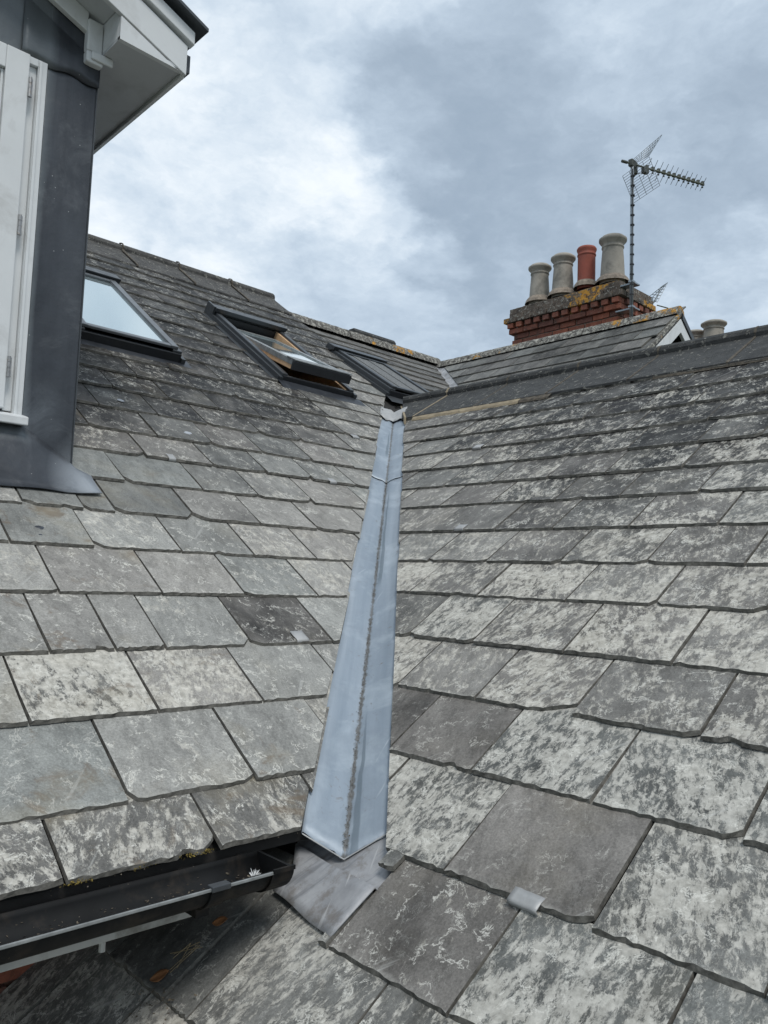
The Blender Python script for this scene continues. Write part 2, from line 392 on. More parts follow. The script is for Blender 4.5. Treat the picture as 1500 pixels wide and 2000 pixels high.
M_leaf = simple('dry brown leaf', (.21, .095, .038), .7, var=.3, scale=40, bump=.3)
M_twig = simple('dead grass stalk', (.22, .17, .10), .8, var=.3, bump=0)
M_moss = simple('yellow moss', (.20, .15, .035), .95, var=.6, scale=60, bump=.8, bscale=160)
M_ground = simple('ground', (.10, .11, .07), .95, var=.4, scale=.5, bump=.2, bscale=3, bdist=.02)
M_wall = simple('rendered brick wall', (.16, .085, .055), .9, var=.2, scale=3, bump=.3)
def make_brick():
    m, g, bs = newmat('brick')
    P = g.n('ShaderNodeNewGeometry').outputs['Position']; r = g.n('ShaderNodeObjectInfo').outputs['Random']
    c = g.mix(r, (.29, .095, .055), (.14, .06, .045))
    c = g.vm('SCALE', c, g.mr(g.noise(P, 20, 8, .7), .3, .7, .6, 1.25))
    s_ = g.mr(g.noise(P, 7, 8, .7, .5), g.mr(r, 0, 1, .62, .48), .70)
    c = g.mix(g.m('MULTIPLY', s_, .8), c, (.05, .042, .036))
    l = g.mr(g.noise(P, 44, 8, .7), .61, .66)
    c = g.mix(g.m('MULTIPLY', l, .5), c, (.36, .33, .27))
    g.set(bs.inputs['Base Color'], c); bs.inputs['Roughness'].default_value = .9
    b = g.n('ShaderNodeBump', Strength=.8, Distance=.006, Height=g.noise(P, 50, 8, .7)); g.set(bs.inputs['Normal'], b)
    return m
M_brick = make_brick()
def make_glass():
    m, g, bs = newmat('window glass')
    bs.inputs['Base Color'].default_value = (.015, .02, .024, 1); bs.inputs['Roughness'].default_value = .03
    bs.inputs['Specular IOR Level'].default_value = .5
    return m
M_glass = make_glass()
def make_sky_glass():
    # coated low-e pane, mirror-like at a glancing view
    m, g, bs = newmat('coated roof glass')
    bs.inputs['Base Color'].default_value = (.62, .72, .74, 1); bs.inputs['Metallic'].default_value = .85; bs.inputs['Roughness'].default_value = .06
    return m
M_roofglass = make_sky_glass()
M_darkglass = simple('dark reflection glass', (.010, .012, .016), .25, var=.2, bump=0, spec=.2)  # near-black colour paints a dark reflection into the pane

# ------------------------------------------------------------ ground
mb = MB(); mb.add([(-900, -900, -6.5), (900, -900, -6.5), (900, 900, -6.5), (-900, 900, -6.5)], [(0, 1, 2, 3)])
mb.build('ground', M_ground, kind='structure')

# ------------------------------------------------------------ slates
def clip(poly, f):
    out = []
    for i in range(len(poly)):
        a, b = poly[i], poly[(i+1) % len(poly)]; fa, fb = f(a), f(b)
        if fa >= 0: out.append(a)
        if (fa >= 0) != (fb >= 0):
            t = fa/(fa-fb); out.append((a[0]+(b[0]-a[0])*t, a[1]+(b[1]-a[1])*t))
    return out
def area(p): return abs(sum(p[i][0]*p[(i+1) % len(p)][1]-p[(i+1) % len(p)][0]*p[i][1] for i in range(len(p))))/2
def jag(rng, n, amp):
    v = [0.0]*n; x = 0
    for i in range(n):
        x = .30*x+rng.uniform(-1, 1)*amp-(rng.random() < .10)*amp*-2.2; v[i] = x
    return v
def slate_mesh(w, ln, th, rng, nseg, amp, clips, corner=None, notch=None):
    # outline, counter-clockwise from the lower left; y = 0 is the drip edge
    jb = jag(rng, nseg+1, amp); pts = []
    cl, crn = corner if corner else (0, 0)
    for i in range(nseg+1):
        x = w*(i + (rng.uniform(-.25, .25) if 0 < i < nseg else 0))/nseg; y = jb[i]
        if cl and x < cl[0]: y += cl[1]*(1-x/cl[0])+.002*rng.random()
        if crn and x > w-crn[0]: y += crn[1]*((x-(w-crn[0]))/crn[0])+.002*rng.random()
        if notch and abs(x-notch[0]*w) < notch[1]: y += notch[2]
        pts.append((x, y))
    ns = 3 if nseg > 5 else 1
    for i in range(1, ns+1): pts.append((w+rng.uniform(-1, 1)*amp*.35, ln*.55*i/ns))
    pts += [(w, ln), (0, ln)]
    for i in range(ns, 0, -1): pts.append((rng.uniform(-1, 1)*amp*.35, ln*.55*i/ns))
    for f in clips: 
        if len(pts) > 2: pts = clip(pts, f)
    if len(pts) < 3 or area(pts) < .0004: return None
    # remove duplicates
    q = []
    for p in pts:
        if not q or (abs(p[0]-q[-1][0])+abs(p[1]-q[-1][1])) > 1e-5: q.append(p)
    if (abs(q[0][0]-q[-1][0])+abs(q[0][1]-q[-1][1])) < 1e-5: q.pop()
    pts = q; n = len(pts)
    top = []
    for i, (x, y) in enumerate(pts):
        # dressed edge: the upper face is set back irregularly along the drip edge
        a, b = pts[i-1], pts[(i+1) % n]
        low = y < ln*.35
        setb = th*rng.uniform(.15, .75) if (low and nseg > 5) else th*.25
        dy = setb if y < .03+abs(amp)*3 + (cl[1] if cl else 0) and 0 < i < nseg+1 else setb*.4
        dx = 0
        if x < .004: dx = setb*.4
        if x > w-.004: dx = -setb*.4
        top.append((x+dx, y+dy if y < ln*.4 else y, th*rng.uniform(.92, 1.04)))
    vs = [(x, y, 0) for x, y in pts]+top
    fs = [tuple(range(n, 2*n))]+[(i, (i+1) % n, n+(i+1) % n, n+i) for i in range(n)]+[tuple(range(n-1, -1, -1))]
    me = bpy.data.meshes.new('slate'); me.from_pydata(vs, [], fs); me.materials.append(M_slate); me.materials.append(M_slate_edge)
    for k_, p_ in enumerate(me.polygons): p_.material_index = 0 if k_ == 0 else 1
    return me
COUNT = {}
def slate(parent, plane, a0, a1, v0, v1, th, gauge, look, nseg=4, amp=.0015, jit=1., ln=None, worldclips=(), corner=None, notch=None, rng=random, label=None):
    """plane: (origin(a,v)->Vector, X, Y, Z); a0..a1 along the course; v0 drip edge position up the slope"""
    org, X, Y, Z = plane
    ln = ln or 2.1*gauge; H0 = th*ln/gauge*1.03+.0012
    w = a1-a0-.0042
    if w < .004: return
    tilt = -math.asin(min(.3, (H0+.0005)/ln))+rng.uniform(-.003, .004)*jit
    O = org(a0+.0021, v0)+Z*(-th+rng.uniform(.0005, .0045)*jit)
    M = Matrix(((X.x, Y.x, Z.x, O.x), (X.y, Y.y, Z.y, O.y), (X.z, Y.z, Z.z, O.z), (0, 0, 0, 1)))
    M = M @ Matrix.Rotation(rng.uniform(-.006, .006)*jit, 4, 'Z') @ Matrix.Rotation(tilt, 4, 'X') @ Matrix.Rotation(rng.uniform(-.004, .004)*jit, 4, 'Y')
    fs = [(lambda p, f=f: f(M @ Vector((p[0], p[1], 0)))) for f in worldclips]
    me = slate_mesh(w, ln, th, rng, nseg, amp, fs, corner, notch)
    if not me: return
    o = bpy.data.objects.new('slate', me); COL.objects.link(o); o.parent = parent; o.matrix_local = M
    o.color = look
    if label: o['label'] = label
    COUNT[parent.name] = COUNT.get(parent.name, 0)+1
    return o
PL_L = (lambda a, v: Vector((a, YL+v*CT, v*ST)), Vector((1, 0, 0)), Vector((0, CT, ST)), Vector((0, -ST, CT)))
PL_R = (lambda a, v: Vector((XR+v*CT, -a, v*ST)), Vector((0, -1, 0)), Vector((CT, 0, ST)), Vector((-ST, 0, CT)))
c2 = 1/math.sqrt(1+T2*T2); s2 = T2*c2
PL_N = (lambda a, v: Vector((a, Y2+v*c2, Z2+v*s2)), Vector((1, 0, 0)), Vector((0, c2, s2)), Vector((0, -s2, c2)))
c3 = 1/math.sqrt(1+T3*T3); s3 = T3*c3
PL_G = (lambda a, v: Vector((X3+v*c3, -a, Z3+v*s3)), Vector((0, -1, 0)), Vector((c3, 0, s3)), Vector((-s3, 0, c3)))
def off(p): return (p.y-YL)-(p.x-XR)
def vs_(p): return ((p.y-YL)+(p.x-XR))/2
def amarg(s): return .128-.010*(s+.85)      # half width of the open valley

L = empty('slate_roof', (1.5, 1.4, -.55), kind='thing', label='large weathered slate roof on the left with roof windows, running up to a dark ridge', cat='slate roof')
R = empty('slate_roof', (1.2, 1.0, -.6), kind='thing', label='large mottled slate roof on the right of the metal valley, in the foreground', cat='slate roof')
for e in (L, R): e.location = (0, 0, 0)

# -- left slope: joints read off the photograph, turned into places on the real plane
LJ = [
 [(128,1720),(434,1660)],
 [(252,1558),(499,1518),(612,1385)],
 [(58,1412),(311,1390),(515,1370)],
 [(93,1263),(224,1263),(322,1260),(492,1255),(620,1215)],
 [(117,1159),(318,1160),(481,1163),(621,1163)],
 [(22,1064),(185,1065),(355,1076),(499,1086),(618,1090)],
 [(46,984),(163,990),(228,1000),(385,1015),(510,1024),(620,1032)],
 [(245,939),(397,956),(508,970),(617,984)],
 [(285,888),(416,909),(524,925),(614,938)],
 [(171,825),(305,848),(418,869)],
 [(192,787),(311,812),(407,829)],
 [(223,757),(330,778),(428,799)],
]
rows = []
for J in LJ:
    P = [onL(*q) for q in J]
    rows.append([sum(p.y for p in P)/len(P), [p.x for p in P]])
rows[1][0] = 1.497; rows[3][0] = 1.873; rows[9][0] = min(rows[9][0], rows[8][0]+.165)
for i in range(1, len(rows)):
    print('L row', i, round(rows[i][0], 3), round(rows[i][0]-rows[i-1][0], 3))
y = rows[-1][0]
while y < 5.30:
    y += .176+random.uniform(-.004, .004); rows.append([y, []])
WIN = [  # x0,x1,y0,y1 on the main roof
 (1.46, 2.03, 3.76, 4.66), (2.745, 3.305, 3.85, 4.70)]
LABL = {}
rng = random.Random(11)
for i, (yr, js) in enumerate(rows):
    js = sorted(js)
    if not js: js = [1.2+rng.uniform(0, .3)]
    xmin = -.45 if yr < 2.6 else 1.04
    xmax = yr-YL+XR+.1
    while js[0] > xmin: js.insert(0, js[0]-rng.uniform(.25, .33))
    while js[-1] < xmax: js.append(js[-1]+rng.uniform(.24, .33))
    gauge = ((rows[i+1][0]-yr) if i+1 < len(rows) else .176)/CT
    gauge = max(gauge, .17)
    for k in range(len(js)-1):
        a0, a1 = js[k], js[k+1]
        if a1 < xmin: continue
        # holes for the roof windows
        segs = [(a0, a1)]
        cl = []
        for (wx0, wx1, wy0, wy1) in WIN:
            mid = yr+.09
            if wy0-.01 < mid < wy1+.02:
                ns = []
                for s0, s1 in segs:
                    if s1 <= wx0 or s0 >= wx1: ns.append((s0, s1)); continue
                    if s0 < wx0: ns.append((s0, wx0))
                    if s1 > wx1: ns.append((wx1, s1))
                segs = ns
        for s0, s1 in segs:
            if s1-s0 < .008: continue
            clips = [lambda p, j=rng.uniform(-.010, .008): off(p)-amarg(vs_(p))-j, lambda p: 3.925-p.x]
            for (wx0, wx1, wy0, wy1) in WIN:
                if wx0 > 2.5 and min(s1, wx1)-max(s0, wx0) > .55*(s1-s0) and yr+.09 < wy0: clips.append(lambda p, y0=wy0: y0+.0-p.y)
            if yr > 2.55: clips.append(lambda p: p.x-1.058)
            elif yr > 2.2: clips.append(lambda p: 2.66-p.y if p.x < 1.062 else 1)
            near = yr < 2.3
            mid = yr < 3.4
            # looks: pale and stained low down, darker up the slope and away from the valley
            cx = (s0+s1)/2; dv = (yr-YL)-(cx-XR)            # distance left of the valley
            dark = min(1, max(0, (yr-2.35)/1.05))*min(1, max(0, (dv-.25)/.9)+.35)
            r_ = .84-.90*dark+rng.uniform(-.10, .10); r_ = max(.03, r_)
            l_ = .50+rng.uniform(-.20, .20)-.16*dark
            h_ = rng.uniform(.2, .9)-.3*dark
            st_ = (rng.uniform(.25, .75) if yr < 2.2 and cx < 1.2 else rng.uniform(0, .25))
            look = [r_, l_, h_, st_]
            if i == 4 and s0 > .6 and s1 < 1.02: look = [.50, .88, .2, .60]
            if i == 2 and s1 < .98 and s0 > .5: look = [.36, .97, .5, .45]
            if i == 2 and .9 < cx < 1.2: look = [.72, .78, .15, .5]
            if i == 3 and 1.2 < cx < 1.5: look = [.30, .35, .1, .1]
            if i == 5 and cx < 1.0: look = [.75, .15, .8, .6]
            if i == 1 and cx < .9: look = [.80, .25, .95, .50]
            if i == 6 and .9 < cx < 1.4: look = [.55, .12, .8, .35]
            if i == 7 and cx < 1.45: look = [.70, .12, 1.0, .25]
            if i == 0: look = [.38+rng.uniform(-.1, .1), .68, .4, .55]
            if i == 10 and cx < 1.45: look = [.18, .1, .05, .1]
            if i == 9 and cx < 1.3: look = [.2, .25, .1, .5]
            th = .0086 if near else .0098
            corner = ((rng.uniform(.012, .035), rng.uniform(.012, .035)) if rng.random() < .4 else 0, (rng.uniform(.015, .04), rng.uniform(.008, .03)) if rng.random() < .2 else 0)
            notch = (rng.uniform(.2, .8), .012, .009) if rng.random() < .12 else None
            if i == 5 and 1.33 < cx < 1.5: notch = (.5, .014, .010); corner = None
            slate(L, PL_L, s0, s1, (yr-YL)/CT, 0, th, gauge, look, 19 if near else (10 if mid else 5), .0010 if near else .0010, worldclips=clips, corner=corner, notch=notch, rng=rng)

# -- right slope
RJ = [
 None,
 [(360,1995),(690,2000)],
 [(640,1850),(870,1988),(1340,1920)],
 [(868,1700),(1153,1812)],
 [(922,1502),(1150,1572),(1445,1645)],
 [(775,1337),(922,1368),(1115,1395),(1365,1439)],
 [(795,1242),(925,1252),(1098,1275),(1310,1298)],
 [(805,1152),(930,1165),(1102,1175),(1275,1185),(1495,1192)],
 [(837,1092),(948,1097),(1090,1100),(1260,1100),(1455,1102)],
 [(845,1036),(965,1034),(1077,1032),(1225,1030),(1400,1025)],
 [(855,991),(957,983),(1082,976),(1210,967),(1365,957)],
 [(862,951),(957,942),(1067,932),(1185,920),(1330,912)],
]
rx = [(.625, []), (.812, [1.43, 1.34, 1.016])]
for J in RJ[2:]:
    P = [onR(*q) for q in J]
    rx.append((sum(p.x for p in P)/len(P), [p.y for p in P]))
rx[2] = (1.004, [1.178, .878, .567]); rx[3] = (1.190, rx[3][1])
rx = [list(q) for q in rx]
x = .625
for k in range(2):
    x -= .185; rx.insert(0, [x, []])
for i in range(1, len(rx)): print('R row', i, round(rx[i][0], 3), round(rx[i][0]-rx[i-1][0], 3))
x = rx[-1][0]
while x < 3.30:
    x += .166; rx.append([x, []])
rng = random.Random(23)
for i, (xr, js) in enumerate(rx):
    js = sorted([-q for q in js])                # a = -y, so the course runs left to right
    if not js: js = [-1.2+rng.uniform(0, .3)]
    ytop = 1.84 if xr < 1.0 else xr-XR+YL+.12
    ybot = -.38
    while js[0] > -ytop: js.insert(0, js[0]-rng.uniform(.22, .33))
    while js[-1] < -ybot: js.append(js[-1]+rng.uniform(.25, .335))
    gauge = max(.17, ((rx[i+1][0]-xr) if i+1 < len(rx) else .166)/CT)
    for k in range(len(js)-1):
        a0, a1 = js[k], js[k+1]
        if a1 < -ytop or a0 > -ybot: continue
        clips = []
        if xr > 1.05: clips.append(lambda p, j=rng.uniform(-.005, .005): -off(p)-amarg(vs_(p))-j)
        if xr < 1.02: clips.append(lambda p: 1.845-p.y)
        if xr < .95 and -a0 > 1.17: clips.append(lambda p: 1.13-p.x)
        if .98 < xr < 1.02: clips.append((lambda p: 1.212-p.x) if -a0 < 1.3 else (lambda p: 1.12-p.x))
        if .98 < xr < 1.02: clips.append(lambda p: 1.182+.02-p.y if p.y < 1.42 else 1)
        near = xr < 2.1; cy = -(a0+a1)/2; dv = (xr-XR)-(cy-YL)
        dark = min(1, max(0, (xr-1.9)/1.2))*min(1, .45+max(0, (dv-.3)/1.2))
        far = min(1, max(0, (dv-.2)/1.5))
        r_ = max(.04, .50-.56*dark+rng.uniform(-.10, .10)); l_ = .74+rng.uniform(-.14, .14)-.24*dark
        if dv < .5 and xr > 2: r_ += .14; l_ -= .12
        look = [r_, l_, rng.uniform(.1, .8)-.25*dark, rng.uniform(0, .16)]
        if abs(xr-1.004) < .03 and .86 < cy < 1.19: look = [.46, .34, .0, .12]
        if abs(xr-1.19) < .03 and .74 < cy < 1.06: look = [.50, .18, .0, .22]
        if abs(xr-1.19) < .03 and cy > 1.06: look = [.36, .86, .75, .05]
        if abs(xr-1.004) < .03 and cy < .86: look = [.45, .80, .9, .15]
        if 1.38 < xr < 1.42: look = [.40, .84, .9, .1]
        if 1.38 < xr < 1.42 and cy > 1.15: look = [.40, .25, .0, .1]
        if abs(xr-.812) < .03: look = [.44, .72, .6, .25]
        if abs(xr-.812) < .03 and cy > 1.33: look = [.30, .2, .7, .1]
        corner = ((rng.uniform(.010, .025), rng.uniform(.006, .014)) if rng.random() < .25 else 0, (rng.uniform(.012, .032), rng.uniform(.010, .024)) if rng.random() < .28 else 0)
        notch = (rng.uniform(.15, .85), .012, .008) if rng.random() < .2 else None
        if xr < 1.1: corner = None
        if 1.15 < xr < 1.25: corner = (0, (.022, .016)) if .74 < cy < 1.06 else None
        if 1.54 < xr < 1.60 and 1.1 < cy < 1.25: corner = (0, (.085, .040))
        slate(R, PL_R, a0, a1, (xr-XR)/CT, 0, (.0092 if xr < 1.5 else .009) if near else .0098, gauge, look, 19 if near else (10 if xr < 2.8 else 6), .0011 if near else .0010, worldclips=clips, corner=corner, notch=notch, rng=rng)

# -- decks under the slates (with an opening below the open roof window)
def deckL(x0, x1, y0, y1, h=-.034):
    mb = MB(); mb.box((x0, 0, -.02), (x1, (y1-y0)/CT, 0), Matrix.Translation(Vector((0, y0, zL(y0)+h/CT))) @ Matrix.Rotation(TH, 4, 'X')); return mb
wx0, wx1, wy0, wy1 = WIN[1]
mb = MB()
def addpoly(mb, pts, zf, h, t=.02):
    n = len(pts); mb.prism([(p[0], p[1], zf(p)+h-t) for p in pts], (0, 0, t))
zl = lambda p: zL(p[1]); zr = lambda p: zR(p[0])
V = lambda xx: xx-XR+YL
H = -.040
addpoly(mb, [(-.45, 1.41), (1.2, 1.41), (3.85+XR-YL, 3.85), (-.45, 3.85)], zl, H)
addpoly(mb, [(-.45, 3.85), (wx0, 3.85), (wx0, 4.70), (-.45, 4.70)], zl, H)
addpoly(mb, [(wx1, 3.85), (3.85+XR-YL, 3.85), (3.9, 4.05), (3.92, 4.70), (wx1, 4.70)], zl, H)
addpoly(mb, [(-.45, 4.70), (3.92, 4.70), (3.92, 5.63), (-.45, 5.63)], zl, H)
mb.build('roof_deck', M_deck, L)
mb = MB()
addpoly(mb, [(.24, -.45), (3.77, -.45), (3.77, V(3.77)), (1.40+XR-YL, 1.40), (1.15, 1.86), (.24, 1.86)], zr, H)
mb.build('roof_deck', M_deck, R)
# far slopes behind both ridges
mb = MB(); mb.prism([(-.45, 5.63, 2.35), (3.92, 5.63, 2.35), (3.92, 8.5, .45), (-.45, 8.5, .45)], (0, 0, -.03)); mb.build('rear_slope', M_deck, L)
mb = MB(); mb.prism([(3.79, -.45, 1.19), (4.25, -.45, .95), (4.25, 4.0, .95), (3.79, 4.0, 1.19)], (0, 0, -.03)); mb.build('rear_slope', M_deck, R)

# -- slate clips (tingles)
def tingle(parent, plane_on, px, plane, w, lx, tone=M_lead_clip, label=None, ang=0.):
    p = plane_on(*px); org, X, Y, Z = plane
    mb = MB(); t = .0018; prof = [(-.003, -.012), (-.0045, -.002), (-.004, .003), (.002, .0034), (lx*.5, .0026), (lx, .0018)]
    rows_ = []
    for k in range(7):
        s_ = (k/6-.5)*w
        rows_.append([Vector((s_+rng.uniform(-.0006, .0006), a+rng.uniform(-.001, .001)*(1 if a > .01 else .2), h+rng.uniform(0, .0012))) for a, h in prof])
    mb.grid(rows_)
    o = mb.build('slate_clip', tone, parent, smooth=True, solid=t)
    M = Matrix(((X.x, Y.x, Z.x, p.x), (X.y, Y.y, Z.y, p.y), (X.z, Y.z, Z.z, p.z), (0, 0, 0, 1)))
    o.matrix_local = M @ Matrix.Rotation(ang, 4, 'Z'); 
    if label: o['label'] = label
tingle(R, onR, (1022, 1768), PL_R, .064, .026, label='folded lead clip hooked under the smooth slate', ang=-.03)
tingle(R, onR, (897, 1034), PL_R, .045, .030); tingle(R, onR, (932, 875), PL_R, .05, .03)
tingle(L, onL, (590, 1251), PL_L, .045, .040, label='folded lead clip on the slate beside the valley', ang=.05); tingle(L, onL, (336, 897), PL_L, .03, .035); tingle(L, onL, (650, 942), PL_L, .04, .03); tingle(L, onL, (695, 855), PL_L, .05, .03)

# -- nail heads / peg holes, patches of sealant
def patch(parent, plane, p, r, mat, name, flatness=.25, n=9, seed=1):
    org, X, Y, Z = plane; rg = random.Random(seed); mb = MB()
    ring = [(math.cos(2*math.pi*i/n), math.sin(2*math.pi*i/n), rg.uniform(.6, 1.15)) for i in range(n)]
    vs = [Vector((0, 0, r*flatness))]+[Vector((a*q*r*.55, b*q*r*.4, r*flatness*.8)) for a, b, q in ring]+[Vector((a*q*r, b*q*r*.7, 0)) for a, b, q in ring]
    fs = [(0, 1+i, 1+(i+1) % n) for i in range(n)]+[(1+i, 1+n+i, 1+n+(i+1) % n, 1+(i+1) % n) for i in range(n)]
    mb.add(vs, fs); o = mb.build(name, mat, parent, smooth=True)
    o.matrix_local = Matrix(((X.x, Y.x, Z.x, p.x), (X.y, Y.y, Z.y, p.y), (X.z, Y.z, Z.z, p.z), (0, 0, 0, 1)))
M_tar = simple('tar patch', (.03, .035, .045), .4, var=.4, scale=50, bump=.5)
M_seal = simple('pale sealant', (.34, .36, .39), .6, var=.25, scale=60, bump=.5)
patch(L, PL_L, onL(78, 1030, .001), .016, M_tar, 'tar_patch', .12, seed=3)
patch(L, PL_L, onL(80, 1045, .001), .010, M_tar, 'tar_patch', .12, seed=5)
patch(L, PL_L, onL(235, 781, .001), .020, M_seal, 'sealant_patch', .12, seed=4)
patch(L, PL_L, onL(366, 845, .001), .022, M_seal, 'sealant_patch', .10, seed=6)

# crumbs of moss and grit caught along the joints and drip edges
for par, plane, lo, hi, courses in ((L, PL_L, .45, 1.9, [q[0] for q in rows[:9]]), (R, PL_R, -1.9, -.4, [q[0] for q in rx[3:12]])):
    rg = random.Random(77); mb = MB(); org, X, Y, Z = plane
    for k in range(420):
        c_ = rg.choice(courses); a = rg.uniform(lo, hi); v_ = ((c_-YL) if par is L else (c_-XR))/CT
        p = org(a, v_-rg.random()**2*.03-.001)+Z*(-.0095)
        if par is L and off(p) < .14: continue
        if par is R and off(p) > -.14: continue
        r_ = rg.uniform(.0007, .0022)*(1+(a+2 if par is R else 1)*.15)
        mb.add([p+Vector((rg.uniform(-1, 1), rg.uniform(-1, 1), rg.uniform(-.3, 1)))*r_ for _ in range(4)], [(0, 1, 2), (0, 2, 3), (0, 3, 1), (1, 3, 2)])
    mb.build('moss_crumbs', M_debris, par, kind='stuff')

# ------------------------------------------------------------ ridge tiles
def ridge_profile(T_, wl, r, lift):
    # (across, height) around the apex at 0,0; right then over the roll to the left
    pr = []
    pr.append((-wl, -wl*T_+lift)); pr.append((-wl, -wl*T_+lift+.012)); pr.append((-r*1.35, -r*1.2*T_+lift+.010))
    for k in range(9):
        t = math.pi*1.12-(math.pi*1.24)*k/8
        pr.append((r*math.cos(t), r*.2+r*math.sin(t)+lift))
    pr.append((r*1.35, -r*1.2*T_+lift+.010)); pr.append((wl, -wl*T_+lift+.012)); pr.append((wl, -wl*T_+lift))
    return pr
def ridge_tile(parent, mat, axis, c, z, a0, a1, T_, wl, r, lift, cutfn=None):
    pr = ridge_profile(T_, wl, r, lift); mb = MB(); rows_ = []
    for a in (a0, a0+.006, a1-.006, a1):
        e = .0 if a in (a0+.006, a1-.006) else -.004
        row = []
        for (p, h) in pr:
            aa = a
            if cutfn: aa = cutfn(p, a)
            row.append(Vector((c+p, aa, z+h+e)) if axis == 'y' else Vector((aa, c+p, z+h+e)))
        rows_.append(row)
    mb.grid(rows_)
    n = len(pr)
    mb.add(rows_[0], [tuple(range(n))]); mb.add(rows_[-1], [tuple(range(n-1, -1, -1))])
    return mb.build('ridge_tile', mat, parent, smooth=False)
# right roof: roll-top tiles, mitred along the valley at their far end
RC = (3.800, 1.184)
jn = [3.93, 3.439, 2.952, 2.461, 1.986, 1.50, 1.02, .53, .05, -.43]
for k in range(len(jn)-1):
    a1, a0 = jn[k], jn[k+1]
    cut = (lambda p, a: min(a, 3.88+min(p, .06))) if k == 0 else None
    o = ridge_tile(R, M_ridge_dark, 'y', RC[0], RC[1], a0+.003, a1-.003, .60, .345, .043, .016, cut)
    o.rotation_euler.x = 0
    if k:
        # mortar joint, oozing
        mb = MB(); pr = ridge_profile(.60, .343, .043, .0165); jx = jn[k]; rows_ = []
        for a, ww in ((-1, 0), (1, 0)):
            rows_.append([Vector((RC[0]+p, jx+a*(.0035+random.uniform(0, .006)), RC[1]+h+random.uniform(-.001, .003))) for p, h in pr])
        mb.grid(rows_); mb.build('mortar_joint', M_mortar if k == 1 else M_mortar_dark, R, solid=.008)
# sandy mortar bed under the tiles near the valley, older mortar further along
def bed(parent, y0, y1, mat, hgt, n):
    mb = MB(); rows_ = []
    for k in range(n+1):
        yy = y0+(y1-y0)*k/n; xb = 3.452-hgt*(.8+random.uniform(-.25, .25)); x2 = 3.463
        rows_.append([Vector((xb, yy, zR(xb)-.006)), Vector((xb+.006, yy, zR(xb)+.007+random.uniform(0, .003))), Vector((x2, yy, zR(x2)+.010))])
    mb.grid(rows_); mb.build('mortar_bed', mat, parent, smooth=False)
bed(R, 2.62, 3.43, M_mortar, .030, 24); bed(R, -.4, 1.85, M_mortar_dark, .004, 70); bed(R, 2.42, 2.62, M_mortar_dark, .028, 8)
mb = MB(); mb.grid([[Vector((3.40, 3.44, zR(3.40)-.01)), Vector((3.80, 3.885, 1.15))], [Vector((3.40, 3.44, zR(3.40)+.035)), Vector((3.80, 3.885, 1.19))]])
mb.build('mortar_end', M_mortar, R, solid=.012)
# main roof ridge
LC = (5.640, 2.352)
jn = [-.45, .05, .55, 1.04, 1.53, 2.02, 2.511, 2.979, 3.46, 3.90]
for k in range(len(jn)-1):
    o = ridge_tile(L, M_ridge_main, 'x', LC[0], LC[1]+random.uniform(-.004, .004), jn[k]+.004, jn[k+1]-.004, T, .30, .042, .024)
    if k:
        mb = MB(); pr = ridge_profile(T, .30, .042, .027)
        mb.grid([[Vector((jn[k]+a*(.003+random.uniform(0, .008)), LC[0]+p, LC[1]+h+random.uniform(0, .004))) for p, h in pr] for a in (-1, 1)])
        mb.build('mortar_joint', M_mortar_dark, L, solid=.006)

# ------------------------------------------------------------ neighbour's roof and the small gabled roof
N = empty('slate_roof', kind='thing', label='smaller slate roof beyond the main one with an orange-lichened ridge meeting the far gable', cat='slate roof')
G = empty('gabled_roof', kind='thing', label='small steep blue-grey slate roof with white gable boards below the chimney stack', cat='slate roof')
fN = lambda p: (Z2-T2*(Y2-p.y))-(Z3-T3*(X3-p.x))
rng = random.Random(5)
W3 = (3.80, 4.33, 4.02, 4.76)
v = 0; y = 5.58; ys = []
while y > 3.55: ys.append(y-.172); y -= .172
for yr in ys:
    a = 3.93-rng.uniform(0, .2)
    while a < 6.1:
        a2 = a+rng.uniform(.25, .32)
        segs = [(max(a, 3.93), a2)]
        if W3[2] < yr+.08 < W3[3]:
            ns = []
            for s0, s1 in segs:
                if s1 <= W3[0] or s0 >= W3[1]: ns.append((s0, s1)); continue
                if s0 < W3[0]: ns.append((s0, W3[0]))
                if s1 > W3[1]: ns.append((W3[1], s1))
            segs = ns
        for s0, s1 in segs:
            if s1-s0 < .04: continue
            cl = [lambda p: fN(p)-.045]
            if yr+.08 < W3[2] and s0 < W3[1]: cl.append(lambda p: W3[2]-p.y)
            slate(N, PL_N, s0, s1, (yr-Y2)/c2, 0, .011, .172/c2, [.32+rng.uniform(-.1, .1), .18+rng.uniform(-.1, .1), rng.uniform(0, .5), .1], 4, .0016, worldclips=cl, rng=rng,
                  corner=((.03, .02) if rng.random() < .3 else 0, 0))
        a = a2
x = 5.93; xs = []
while x > 4.5: xs.append(x-.150); x -= .150
for i, xr in enumerate(xs):
    a = -5.75+(.15 if i % 2 else 0)
    while a < -3.0:
        a2 = min(a+.30+rng.uniform(-.02, .02), -2.985)
        if a2-a > .05:
            slate(G, PL_G, a, a2, (xr-X3)/c3, 0, .011, .150/c3, [.34+rng.uniform(-.16, .16), .10+rng.uniform(-.08, .10), rng.uniform(.3, .9), .05], 5, .0014, worldclips=[lambda p: -fN(p)-.045], rng=rng)
        a = a2
mb = MB(); addpoly(mb, [(3.94, 3.7), (4.6, 3.9), (5.96, 5.66), (3.94, 5.66)], lambda p: zN(p[1]), -.05); mb.build('roof_deck', M_deck, N)
mb = MB(); mb.prism([(3.94, 5.66, 2.20), (7.5, 5.66, 2.20), (7.5, 8.5, .5), (3.94, 8.5, .5)], (0, 0, -.03)); mb.build('rear_slope', M_deck, N)
mb = MB(); addpoly(mb, [(4.2, 3.0), (5.98, 3.0), (5.98, 5.66), (4.2, 3.6)], lambda p: zG(p[0]), -.05)
